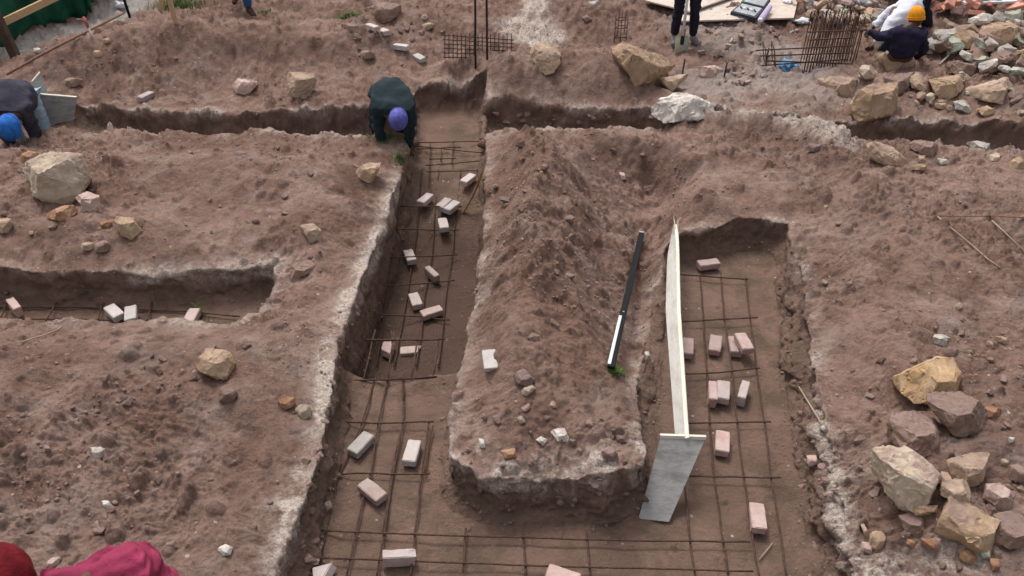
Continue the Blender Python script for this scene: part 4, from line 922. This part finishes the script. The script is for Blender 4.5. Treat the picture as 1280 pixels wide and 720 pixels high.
# basket of bars with two tall starters at the top centre
b0 = hit(597, 76); Yb = b0.y
L = []
for i in range(17):
    x = 556+i*5.2; L.append([atY(x, 74-(i % 2), Yb+.018*i), atY(x, 41+(i%3), Yb+.018*i)])
for k in range(6): L.append([atY(554, 44+k*5.5, Yb), atY(642, 50+k*4.6, Yb+.3)])
bars('rebar_basket', 'low rusty basket of thin bars round the tall starter bars', 'rebar', L, .006, 'rebar')
for x0, x1, l in ((594, 597, 'left of the two tall black starter bars at the top centre'), (609, 610, 'right of the two tall black starter bars at the top centre')):
    a = atY(x0, 72, Yb-.05); a.z = min(a.z, gz(a.x, a.y)-.05); b = a+Vector(((x1-x0)*.012, .02, 1.7))
    solo('starter_bar', tube(resamp([a, b], 6), .014, 8), 'rebar_dark', True, l, 'rebar', 'starter bars at the top centre')
c0 = hit(775, 54)
L = [[c0+Vector((dx, dy, -.1)), c0+Vector((dx, dy, .42+dz))] for dx, dy, dz in ((-.09, 0, 0), (.09, .02, -.05), (-.03, .12, .04), (.07, .14, .02), (0, 0, .03))]
for z in (.08, .22, .34): L.append([c0+Vector((-.09, 0, z)), c0+Vector((.09, .02, z)), c0+Vector((.07, .14, z)), c0+Vector((-.03, .12, z)), c0+Vector((-.09, 0, z))])
bars('starter_cage', 'small cage of bars sticking up behind the leaning boulder', 'rebar', L, .006, 'rebar')
for (a, b), l in ((((853,92),(856,74)), 'short bar sticking up between the leaning boulder and the pink stone'), (((905,96),(909,78)), 'short bent bar sticking up right of the pink stone'), (((958,75),(961,60)), 'short bar sticking up left of the stirrup cage')):
    q = hit(*a); q.z -= .05; solo('steel_peg', tube([q, atY(b[0], b[1], q.y)], .011, 6), 'rebar_dark', True, l, 'peg', 'steel pegs on the far side')
# cage of stirrups worked on by the seated man
g0 = hit(1010, 95); Yc = g0.y+.1
L = []
for i in range(19):
    x = 1004+i*3.5; dy = i*.02
    a = atY(x, 93-i*.4, Yc+dy); b = atY(x+15+(i%3), 24-(i%4)*1.5, Yc+dy+.40); d = Vector((.05, .32, 0))
    L.append([a, b, b+d, a+d+Vector((0, 0, .03)), a])
e = bars('stirrup_cage', 'rusty cage of close-set stirrups beside the seated worker', 'rebar cage', L, .0075, 'rebar', 'stirrup')
for (a, b) in (((945,63),(1068,57)), ((950,70),(1062,66)), ((958,76),(1066,80)), ((952,82),(1060,74)), ((1010,40),(1070,38)), ((1012,50),(1068,47))):
    part('long_bar', tube(resamp([atY(a[0], a[1], Yc+.05), atY(b[0], b[1], Yc+.18)], 3), .009, 6), e, 'rebar')
for x in (958, 969):
    a = atY(x, 83, Yc); b = atY(x-1, 62, Yc+.02); d = Vector((.04, .3, 0)); part('stirrup', tube([a, b, b+d, a+d, a], .008, 6), e, 'rebar')
L = []
g1 = hit(1045, 42)
for i in range(11):
    x = 1026+i*4.2; a = atY(x, 36, g1.y+.35); b = atY(x+9, 4, g1.y+.55); d = Vector((.04, .3, 0)); L.append([a, b, b+d, a+d, a])
e = bars('stirrup_cage', 'paler cage of stirrups lying behind the first one against the rubble', 'rebar cage', L, .0075, 'rebar', 'stirrup')
for (a, b) in (((1022,30),(1082,26)), ((1026,14),(1084,12))): part('long_bar', tube([atY(a[0], a[1], g1.y+.4), atY(b[0], b[1], g1.y+.4)], .009, 6), e, 'rebar')
# ------------------------------------------------------------------ boards, level, strip
zt = .40
A = at(845, 548, zt); B = at(834, 300, zt+.04); B2 = at(843, 281, zt+.04)
def plank():
    # long board on its edge, broad face to the left and up, splintered point at the far end
    e = empty('plank', at(852, 548, zt), 'long whitish plank standing on edge in the right-hand trench, its far end splintered', 'plank')
    n = 22; V = []; F = []
    for i in range(n+1):
        t = i/n; py = 548+(281-548)*t
        lx = np.interp(t, [0, .3, .6, .85, .95, 1], [844, 838, 832, 834, 839, 842]); rx = np.interp(t, [0, .3, .6, .85, .95, 1], [858, 853, 848, 847, 846, 844])
        z = zt+.03*t
        a = at(lx, py, z-.09); b = at(rx-1.5, py, z+.02)
        a = at(lx, py, z-.05)
        nn = Vector((.026, 0, .008)); V += [a, b, b+nn, a+nn+Vector((0, 0, -.0))]
    for i in range(n):
        for k in range(4): F.append((4*i+k, 4*i+(k+1) % 4, 4*i+4+(k+1) % 4, 4*i+4+k))
    F += [(0, 1, 2, 3), (4*n+3, 4*n+2, 4*n+1, 4*n)]
    part('board_face', (V, F), e, 'wood_white', False)
    # raw edge strip, proud of the face
    V2 = []; F2 = []
    for i in range(n+1):
        b = V[4*i+1]; q = [b+Vector((-.001, 0, .003)), b+Vector((.022, 0, .010)), b+Vector((.022, 0, -.02)), b+Vector((-.001, 0, -.004))]; V2 += q
    for i in range(n):
        for k in range(4): F2.append((4*i+k, 4*i+(k+1) % 4, 4*i+4+(k+1) % 4, 4*i+4+k))
    F2 += [(0, 1, 2, 3), (4*n+3, 4*n+2, 4*n+1, 4*n)]
    part('raw_edge', (V2, F2), e, 'wood_edge', False)
    tip = V[4*n+1]; part('splinter', tube([tip+Vector((.02, -.1, 0)), tip+Vector((.03, 0, .04)), tip+Vector((.06, .03, .06))], .004, 5, .001), e, 'wood_edge')
    part('splinter', tube([tip+Vector((0, -.08, 0)), tip+Vector((0, .06, .05))], .006, 5, .001), e, 'wood_edge')
plank()
BL, BRr, TR, TL = at(798,648,.015), at(836,652,.015), at(881,549,.40), at(826,547,.40)
e = empty('shutter_board', (BL+BRr)/2, 'weathered grey board standing slanted at the near end of the plank', 'board')
part('board_face', slab_quad([BL, BRr, TR, TL], .020), e, 'board_grey', False)
nn = (BRr-BL).cross(TL-BL).normalized()
part('top_edge', slab_quad([TL+Vector((-.004, 0, .002)), TR+Vector((.004, 0, .002)), TR+Vector((.006, .006, .024)), TL+Vector((-.006, .006, .024))], .024), e, 'board_edge', False)
# spirit level lying on the slope
a = hit(763, 466)+Vector((0, 0, .03)); b = hit(801, 300)+Vector((0, 0, .06))
mx = 0
for i in range(1, 20):
    q = a.lerp(b, i/20); mx = max(mx, gz(q.x, q.y)-q.z+.02)
mx = min(mx, .25); a.z += mx*1.0+.02; b.z += mx*1.1+.02
d = (b-a); u = d.normalized(); sd = u.cross(Vector((0, 0, 1))).normalized(); nrm = sd.cross(u).normalized()
e = empty('spirit_level', a, 'long black levelling bar with a white lower strip lying left of the plank', 'spirit level')
part('frame', box_pts((a+b)/2, u*(d.length/2), sd*.027, nrm*.012, .002), e, 'black', False)
c = a.lerp(b, .155); part('white_strip', box_pts(c+nrm*.013-sd*.017, u*(d.length*.145), sd*.012, nrm*.003, .001), e, 'silver', False)
part('end_cap', box_pts(b+u*.008, u*.010, sd*.024, nrm*.014, .003), e, 'silver', False)
part('vial', tube([a.lerp(b, .33)-sd*.006+nrm*.011, a.lerp(b, .33)+sd*.006+nrm*.011], .005, 8), e, 'silver')
# yellow strip
Yp = [at(603,215,.30), at(599,228,.20), at(591,246,.05), at(582,262,-.10), at(574,276,-.22)]
sdv = Vector((.5, .6, 0)).normalized()*.019; V = []; F = []
for p in resamp(Yp, 3): V += [p-sdv, p+sdv, p+sdv+Vector((0, 0, .004)), p-sdv+Vector((0, 0, .004))]
k = len(V)//4
for i in range(k-1):
    for j in range(4): F.append((4*i+j, 4*i+(j+1) % 4, 4*i+4+(j+1) % 4, 4*i+4+j))
F += [(0, 1, 2, 3), (4*k-1, 4*k-2, 4*k-3, 4*k-4)]
solo('yellow_strip', (V, F), 'yellow', False, 'thin yellow strip hanging from the rim down into the centre trench', 'strip')
# boards by the left worker
q0 = hit(90, 140)
def vboard(pts, Y0, Y1, th, mat, label, cat='board'):
    q = [atY(pts[0][0], pts[0][1], Y0), atY(pts[1][0], pts[1][1], Y1), atY(pts[2][0], pts[2][1], Y1+.05), atY(pts[3][0], pts[3][1], Y0+.05)]
    e = empty('shutter_board', (q[0]+q[1])/2, label, cat)
    part('board_face', slab_quad(q, th), e, mat, False)
    t = [q[3], q[2], q[2]+Vector((0, .0, .012)), q[3]+Vector((0, .0, .012))]
    part('top_edge', slab_quad(t, th+.012), e, 'board_edge', False)
Yw = hit(60, 165).y
vboard([(62,156),(92,150),(96,122),(47,118)], Yw+.30, Yw+.34, .018, 'board_grey', 'grey board set across the trench right of the left worker')
vboard([(46,125),(61,118),(50,91),(40,103)], Yw+.62, Yw+.70, .018, 'wood_white', 'whitish board standing upright behind the left worker')
# pale sheets at the top
def sheet(px, zs, mat, label, name='plywood_sheet'):
    q = [at(a, b, z) for (a, b), z in zip(px, zs)]
    solo(name, slab_quad(q, .022), mat, False, label, 'sheet')
zz = ZR+.10
sheet([(806,1),(862,15),(990,-30),(880,-42)], [zz+.03]*4, 'ply', 'pale sheet slanting away at the top edge left of the standing worker')
sheet([(846,27),(992,23),(1004,-28),(905,-30)], [zz-.03]*4, 'ply', 'pale sheet under the tool case behind the standing worker')
# tool case
tc = at(932, 16, zz+.02)
e = empty('tool_case', tc, 'open black tool case with a grey tray lying on the pale sheet', 'tool case')
q = [at(913,17,zz), at(944,25,zz), at(955,13,zz), at(926,6,zz)]
part('tray', slab_quad(q, .06), e, 'case', False)
qq = [p.lerp(sum(q, Vector())/4, .16)+Vector((0, 0, .033)) for p in q]; part('insert', slab_quad(qq, .012), e, 'tray', False)
lq = [q[3]+Vector((0, .01, .02)), q[2]+Vector((0, .01, .02)), at(963,0,zz+.12), at(937,-8,zz+.12)]; part('lid', slab_quad(lq, .05), e, 'case', False)
lq2 = [p.lerp(sum(lq, Vector())/4, .15)+Vector((0, -.02, .028)) for p in lq]; part('lid_insert', slab_quad(lq2, .01), e, 'tray', False)
for i in range(5):
    p = qq[0].lerp(qq[1], .15+i*.17).lerp(qq[3].lerp(qq[2], .15+i*.17), .5)+Vector((0, 0, .014)); part('socket', tube([p-Vector((0, .05, 0)), p+Vector((0, .04, 0))], .012, 7), e, 'silver' if i % 2 else 'case')
part('handle', tube([q[0].lerp(q[1], .3)+Vector((0, -.02, 0)), q[0].lerp(q[1], .35)+Vector((0, -.06, 0)), q[0].lerp(q[1], .65)+Vector((0, -.06, 0)), q[0].lerp(q[1], .7)+Vector((0, -.02, 0))], .010, 6), e, 'case')
a = at(951, 25, zz+.03); b = at(962, 9, zz+.06)
e = empty('bottle', a, 'white and lilac plastic bottle lying against the tool case', 'bottle')
part('bottle_body', tube([a.lerp(b, t) for t in (0, .05, .3, .6, .9, 1)], .05, 12, .042), e, 'lilac'); part('cap', tube([a+(a-b).normalized()*.05, a+(b-a)*.02], .030, 10, .045), e, 'whiterag')
def crumple(px, py, w, h, mat, label, name, cat, hgt=.08, sub=4):
    c = hit(px, py); D, F = ico(sub); r = 1+fbm(D[:, 0]*2+px, D[:, 1]*2, D[:, 2]*2, 3)*.7
    V = D*r[:, None]*np.array([w/2, h/2, hgt]); fold = np.abs(fbm(D[:, 0]*5, D[:, 1]*5+py, D[:, 2]*5, 2))*.35+.75; V *= fold[:, None]
    solo(name, ([c+Vector((float(v[0]), float(v[1]), float(v[2])+hgt*.35)) for v in V], F), mat, True, label, cat)
crumple(986, 86, .26, .30, 'rag', 'crumpled blue rag lying left of the rusty stirrup cage', 'rag', 'rag', .09)
crumple(1003, 28, .30, .18, 'whiterag', 'crumpled white plastic at the near corner of the pale sheet', 'plastic_bag', 'bag', .05)
crumple(985, 6, .18, .16, 'whiterag', 'small white crumpled item lying on the pale sheet', 'plastic_bag', 'bag', .06)
crumple(1084, 4, .55, .4, 'whiterag', 'pale blue-white plastic bag among the rubble at the top edge', 'plastic_bag', 'bag', .16)
crumple(152, 8, .22, .16, 'whiterag', 'small white plastic scrap at the foot of the black rod', 'plastic_bag', 'bag', .06)
# ------------------------------------------------------------------ upper left: green cloth fence, rail, stakes
f0 = hit(-70, 85); f1 = hit(9, 56); f2 = hit(60, 29); f3 = hit(110, 19); f4 = hit(118, 2); f5 = f4+Vector((.5, 1.8, 0))
e = empty('screen_fence', f1, 'green shade-cloth screen with a timber rail at the upper left corner', 'fence')
line = resamp([f0, f1, f2, f3, f4, f5], 14); V = []; F = []; nv = 14
for i, p in enumerate(line):
    for k in range(nv+1):
        t = k/nv; w = .05*math.sin(i*.9+t*3)+.06*math.sin(i*.37+2*t)
        V.append(Vector((p.x-w*.6, p.y+w+.10*t, p.z-.03+1.5*t)))
for i in range(len(line)-1):
    for k in range(nv): a = i*(nv+1)+k; F.append((a, a+1, a+nv+2, a+nv+1))
cl = part('shade_cloth', (V, F), e, 'net'); md = cl.modifiers.new('thickness', 'SOLIDIFY'); md.thickness = .006
ra = atY(-40, 52, f1.y-.12); rb = atY(95, -14, f1.y+2.2)
ra = atY(-30, 44, f1.y-.7); rb = atY(66, -2, f2.y-.5)
d = rb-ra; rb = rb+d*.6; d = rb-ra; u = d.normalized(); s1 = u.cross(Vector((0, 0, 1))).normalized(); part('rail', box_pts((ra+rb)/2, d*.5, s1*.02, s1.cross(u).normalized()*.05, .003), e, 'timber', False)
pz = hit(12, 74); part('post', box_pts(pz+Vector((-.02, .1, .55)), Vector((.055, 0, 0)), Vector((0, .05, 0)), Vector((-.10, .06, .62)), .004), e, 'timber_dark', False)
rl = [hit(12, 103), hit(48, 82), hit(90, 60), hit(157, 25)]; P = [p+Vector((0, 0, .10)) for p in rl]
solo('string_line', tube(resamp(P, 3), .016, 6), 'string', True, 'dirty red-brown pole laid from the left worker up towards the black rod', 'pole')
for k, (a, b) in enumerate((((52,86),(42,84)), ((50,92),(40,78)))): pass
a = hit(118, 50); a.z -= .05; b = atY(104, 21, a.y+.1)
e = empty('marker_stake', a, 'thin stake with red and white tape in front of the green cloth', 'stake')
part('shaft', tube([a, a.lerp(b, .6)], .014, 6), e, 'brick_pale'); part('red_tape', tube([a.lerp(b, .6), b], .017, 6), e, 'redtape')
a = hit(163, 22); a.z -= .1; b = atY(150, -16, a.y+.05)
solo('black_rod', tube(resamp([a, b], 3), .022, 8), 'black', True, 'black rod standing in the ground right of the green cloth', 'rod')
for (pa, pb, m, l, w) in (((197,12),(204,-18),'timber','left, paler of the two wooden stakes at the top left',.035), ((220,28),(208,-14),'timber','right, taller of the two wooden stakes at the top left, leaning left',.028)):
    a = hit(*pa); a.z -= .1; b = atY(pb[0], pb[1], a.y); d = b-a
    solo('wooden_stake', box_pts((a+b)/2, d*.5, Vector((w, 0, 0)), Vector((0, .02, 0)), .003), m, False, l, 'stake', 'wooden stakes')
# sticks on the right bank, straw
def stick(pts, r, label, mat='straw', name='stick', cat='stick'):
    P = [hit(*p)+Vector((0, 0, .02)) for p in pts]; solo(name, tube(P, r, 6), mat, True, label, cat)
stick([(1170,272),(1190,289),(1212,307),(1232,325),(1249,337)], .006, 'long thin stick slanting down the right bank')
stick([(1239,278),(1255,293),(1278,315)], .006, 'shorter thin stick nearest the right edge of the photo')
stick([(1168,272),(1200,273),(1240,272),(1290,275)], .005, 'straight thin cord running from the stick tip to the right edge', 'string', 'cord', 'cord')
stick([(27,431),(40,426),(55,422),(72,415),(78,411)], .006, 'dry pale stalk on the rim below the left trench')
stick([(998,486),(1010,506),(1022,525),(1030,542)], .007, 'pale dry root running down the right trench wall')
stick([(1174,82),(1190,66),(1204,58)], .012, 'light splinter of wood across the stones right of the seated worker', 'wood_edge')
stick([(948,702),(958,690),(965,681)], .004, 'thin stalk on the trench floor near the bottom right')
stick([(50,165),(70,156),(95,150)], .009, 'thin stalk lying on the rim just below the left worker')
a = hit(1199, 20)+Vector((0, 0, .18)); b = a+Vector((1.3, .05, .03))
solo('white_batten', box_pts((a+b)/2, (b-a)*.5, Vector((0, .05, 0)), Vector((0, 0, .015)), .003), 'silver', False, 'white batten lying across the top of the rubble heap', 'batten')
# ------------------------------------------------------------------ grass tufts
def tuft(px, py, n, spread, hgt, label):
    c = hit(px, py); V = []; F = []
    for i in range(n):
        x, y = c.x+random.gauss(0, spread), c.y+random.gauss(0, spread*.5); z = gz(x, y)-.01
        if abs(z-c.z) > .25: continue
        a = random.uniform(0, 6.28); h = hgt*random.uniform(.5, 1.2); d = Vector((math.cos(a), math.sin(a), 0)); s = Vector((-d.y, d.x, 0))*.004
        k = len(V); p = Vector((x, y, z)); V += [p-s, p+s, p+d*h*.25+Vector((0, 0, h*.6))-s*.7, p+d*h*.25+Vector((0, 0, h*.6))+s*.7, p+d*h*.7+Vector((0, 0, h*.85))]
        F += [(k, k+1, k+3, k+2), (k+2, k+3, k+4)]
    solo('grass_tuft', (V, F), 'leaf', False, label, 'grass', 'grass tufts')
tuft(222, 5, 500, .22, .13, 'largest green tuft beside the wooden stakes at the top')
tuft(432, 22, 260, .13, .10, 'green tuft left of the long brown boulder')
tuft(330, 16, 140, .12, .07, 'thin green tuft near the blue trouser leg')
tuft(480, 170, 260, .14, .05, 'grass on the rim right below the stooping worker')
tuft(505, 205, 220, .06, .06, 'grass hanging on the left rim of the centre trench')
tuft(252, 396, 26, .03, .14, 'single weed growing by the pink brick in the left trench')
tuft(769, 466, 120, .03, .06, 'small green plant at the foot of the levelling bar')
# ------------------------------------------------------------------ rubble heap
def inpoly(x, y, P):
    c = False
    for i in range(len(P)):
        a, b = P[i], P[i-1]
        if (a[1] > y) != (b[1] > y) and x < (b[0]-a[0])*(y-a[1])/(b[1]-a[1])+a[0]: c = not c
    return c
def scatter(n, P, meshes, name, label, cat, group, smin, smax, lift=.3, spread_up=0, minsep=0):
    xs = [p[0] for p in P]; ys = [p[1] for p in P]; k = 0; tries = 0; done = []
    while k < n and tries < n*30:
        tries += 1
        x = random.uniform(min(xs), max(xs)); y = random.uniform(min(ys), max(ys))
        if not inpoly(x, y, P): continue
        if minsep and any((x-a)**2+(y-b)**2 < minsep**2 for a, b in done): continue
        done.append((x, y))
        p = hit(x, y); s = random.uniform(smin, smax); o = link(name, random.choice(meshes)); o.scale = (s, s*random.uniform(.8, 1.1), s*random.uniform(.8, 1.1))
        o.rotation_euler = (random.uniform(-.6, .6), random.uniform(-.6, .6), random.uniform(0, 6.28)); o.location = p+Vector((0, 0, lift*s*.1+random.uniform(0, spread_up)))
        tag(o, label, cat, group); k += 1
frag = [brick_mesh(100+i, 'brick_red', broken=(0, .5, .62, .75, .9, .4)[i]) for i in range(6)]+[brick_mesh(120, 'brick_pink', broken=.6)]
RED = [(1155,-40),(1390,-50),(1390,16),(1290,22),(1200,32),(1168,36),(1158,20)]
RED2 = [(985,-30),(1150,-45),(1155,0),(1095,6),(1045,6),(990,12)]
scatter(240, RED, frag, 'broken_brick', 'broken red brick in the heap along the top right edge', 'brick', 'red brick rubble', .85, 1.3, 1, .12)
scatter(55, RED2, frag, 'broken_brick', 'broken red brick in the band behind the stirrup cages', 'brick', 'red brick rubble behind the cages', .8, 1.2, 1, .08)
def gen_rock(seed, mat, sq=1):
    rs = random.Random(seed); pl = []
    for i in range(11):
        v = Vector((rs.gauss(0, 1), rs.gauss(0, 1), rs.gauss(0, .8))).normalized(); pl.append(((v.x, v.y, v.z), .05*rs.uniform(.75, 1.1)))
    for v in ((1,0,0),(-1,0,0),(0,1,0),(0,-1,0),(0,0,1),(0,0,-1)): pl.append((v, .055))
    V, F = poly_rock(pl, [], seed, .07, 8); V = V*np.array([1.15, .9, .65]); me = mesh_from('stone', V, F, True, mat); me.set_sharp_from_angle(angle=math.radians(32)); return me
rub = [gen_rock(200+i, m) for i, m in enumerate(['grey', 'white', 'pale', 'tan', 'brown', 'pink', 'green', 'tan', 'grey', 'ochre', 'brown'])]
HEAP = [(1160,42),(1200,40),(1290,32),(1380,30),(1400,110),(1290,105),(1240,98),(1205,88),(1150,80)]
scatter(130, HEAP, rub, 'rubble_stone', 'rough stone in the mixed heap at the upper right', 'stone', 'stones of the mixed heap', .9, 2.6, .6, .06)
scatter(48, [(990,5),(1100,0),(1110,25),(1085,40),(1010,28)], rub, 'rubble_stone', 'rough stone scattered round the stirrup cages', 'stone', 'stones round the stirrup cages', .8, 2.0, .5, .02)
scatter(30, [(1060,95),(1240,92),(1290,105),(1290,145),(1180,140),(1060,130)], rub, 'rubble_stone', 'loose stone along the row above the far right trench', 'stone', 'loose stones above the far right trench', .5, 1.1, .3)
small = [gen_rock(300+i, m) for i, m in enumerate(['tan', 'brown', 'brown', 'clod', 'clod', 'purple', 'clod', 'clod'])]
chips = [gen_rock(330+i, m) for i, m in enumerate(['pale', 'white', 'pink', 'tan'])]
scatter(46, [(880,28),(1000,38),(950,60),(960,100),(900,110),(870,60)], chips+small, 'small_stone', 'small stone on the trodden ground right of the standing worker', 'stone', 'small stones right of the standing worker', .35, .9, .2)
scatter(34, [(420,10),(560,40),(560,100),(430,60)], small, 'small_stone', 'small stone on the far bank round the line of bricks', 'stone', 'small stones on the far bank', .3, .8, .2)
scatter(34, [(0,440),(360,430),(380,480),(330,700),(0,670)], small, 'small_stone', 'small stone on the near left bank', 'stone', 'small stones on the near left bank', .2, .55, .2)
scatter(30, [(0,190),(480,180),(420,330),(0,335)], small, 'small_stone', 'small stone on the bank between the two left trenches', 'stone', 'small stones on the middle left bank', .2, .6, .2)
scatter(60, [(1010,230),(1280,215),(1280,720),(1120,710),(1060,640),(1030,430)], small, 'small_stone', 'small stone on the right bank', 'stone', 'small stones on the right bank', .2, .6, .2)
scatter(26, [(570,480),(780,520),(800,580),(580,585)], small, 'small_stone', 'small stone on top of the central pillar of earth', 'stone', 'small stones on the central pillar', .2, .5, .2)
scatter(24, [(620,180),(820,175),(760,400),(620,440)], small[3:], 'small_stone', 'small clod on the ridge between the two trenches', 'clod', 'clods on the ridge', .3, .8, .2)
wallst = [gen_rock(360+i, m) for i, m in enumerate(['brown', 'clod', 'purple', 'clod', 'clod', 'brown'])]
scatter(22, [(992,340),(1015,480),(1038,620),(1048,715),(1018,715),(992,560),(968,400)], wallst, 'small_stone', 'small stone stuck in the broken right wall of the right-hand trench', 'stone', 'stones in the right trench wall', .25, .6, -.05, 0)
scatter(16, [(570,608),(800,605),(795,640),(590,640)], wallst, 'small_stone', 'small stone stuck in the cut front of the central pillar', 'stone', 'stones in the front of the central pillar', .2, .5, -.05, 0)
scatter(22, [(470,330),(432,440),(412,540),(396,620),(385,620),(405,520),(425,430)], wallst, 'small_stone', 'small stone stuck in the left wall of the centre trench', 'stone', 'stones in the left wall of the centre trench', .2, .5, -.05, 0)
scatter(20, [(385,560),(400,560),(395,715),(370,715)], wallst, 'small_stone', 'small lump fallen at the foot of the left wall of the centre trench', 'stone', 'lumps fallen at the foot of the left wall', .2, .6, 0, 0)
scatter(18, [(610,140),(830,142),(830,150),(610,156)], wallst, 'small_stone', 'small stone stuck in the far wall of the cross trench', 'stone', 'stones in the far wall of the cross trench', .3, .8, -.05, 0)
# ------------------------------------------------------------------ crumbs and gravel nobody could count
def crumbs(name, n, mask_fn, smin, smax, mat, label, cat):
    D, F = ico(1); F = np.array(F)
    w = mask_fn(); w = w/w.sum(); idx = rng.choice(len(gout), n, p=w); C = gout[idx]
    s = rng.uniform(0, 1, n)**3*(smax-smin)+smin
    jit = rng.uniform(.55, 1.25, (n, len(D), 1)); ax = rng.uniform(.5, 1.1, (n, 1, 3)); ax[:, :, 2] *= .75
    an = rng.uniform(0, 6.28, n); ca, sa = np.cos(an), np.sin(an)
    V = D[None]*jit*ax*s[:, None, None]
    X = V[:, :, 0]*ca[:, None]-V[:, :, 1]*sa[:, None]; Y = V[:, :, 0]*sa[:, None]+V[:, :, 1]*ca[:, None]
    V = np.stack([X, Y, V[:, :, 2]], 2)+C[:, None, :]-np.array([0, 0, .25])*s[:, None, None]
    V[:, :, :2] += rng.uniform(-.01, .01, (n, 1, 2))
    Fa = (F[None]+(np.arange(n)*len(D))[:, None, None]).reshape(-1, 3)
    me = bpy.data.meshes.new(name); me.vertices.add(n*len(D)); me.vertices.foreach_set('co', V.astype(np.float32).ravel())
    me.loops.add(Fa.size); me.loops.foreach_set('vertex_index', Fa.astype(np.int32).ravel()); me.polygons.add(len(Fa)); me.polygons.foreach_set('loop_start', np.arange(0, Fa.size, 3, dtype=np.int32))
    me.polygons.foreach_set('use_smooth', np.ones(len(Fa), bool)); me.update(calc_edges=True); me.validate(); me.materials.append(M[mat])
    tag(link(name, me), label, cat, None, 'stuff')
gx, gy = gout[:, 0], gout[:, 1]
zcg = gy*cp+(H-gout[:, 2])*sp
inv = (np.abs(gx/zcg*FPX) < 800) & (gy < 24) & (gy > 2)
area = (zcg**1.5)
rm = fbm(gx*1.1, gy*1.1, gx*0+5, 3)
crumbs('soil_crumbs', 24000, lambda: np.where(inv & (gt > .93), area*np.clip(rm+.25, .02, 1)**1.5, 0), .005, .026, 'clod', 'crumbly soil clods strewn over the banks', 'soil crumbs')
crumbs('gravel', 1900, lambda: np.where(inv & (gt > .8), area*np.clip(rm+.3, .05, 1)*(1+5*np.exp(-((gdn-.08)/.12)**2)), 0), .004, .018, 'pale', 'pale grit and shell chips strewn over the banks', 'gravel')
crumbs('trench_crumbs', 3000, lambda: np.where(inv & (gt < .4), area*np.exp(-((gdn+.16)/.10)**2)+area*.06, 0), .004, .024, 'clod', 'soil crumbs fallen along the trench floors', 'soil crumbs')
# ------------------------------------------------------------------ light
w = bpy.data.worlds.new('World'); S.world = w; w.use_nodes = True; nt = w.node_tree; bg = nt.nodes['Background']
sky = nt.nodes.new('ShaderNodeTexSky'); sky.sky_type = 'NISHITA'; sky.sun_disc = False
EL, AZ = math.radians(62), math.radians(-25)      # azimuth from +Y towards +X
sky.sun_elevation = EL; sky.sun_rotation = AZ; sky.dust_density = 6; sky.air_density = 1.5
hs = nt.nodes.new('ShaderNodeHueSaturation'); hs.inputs['Saturation'].default_value = .25
nt.links.new(sky.outputs[0], hs.inputs['Color']); nt.links.new(hs.outputs[0], bg.inputs[0]); bg.inputs[1].default_value = .14
sl = bpy.data.lights.new('sun', 'SUN'); sl.energy = 1.6; sl.angle = math.radians(14); sl.color = (1, .95, .88)
so = bpy.data.objects.new('sun', sl); COL.objects.link(so)
dv = V3(math.sin(AZ)*math.cos(EL), math.cos(AZ)*math.cos(EL), math.sin(EL)); so.rotation_euler = dv.to_track_quat('Z', 'Y').to_euler(); so.location = (0, 5, 12)
S.view_settings.view_transform = 'Standard'; S.view_settings.look = 'None'; S.view_settings.gamma = 1; S.view_settings.exposure = .27
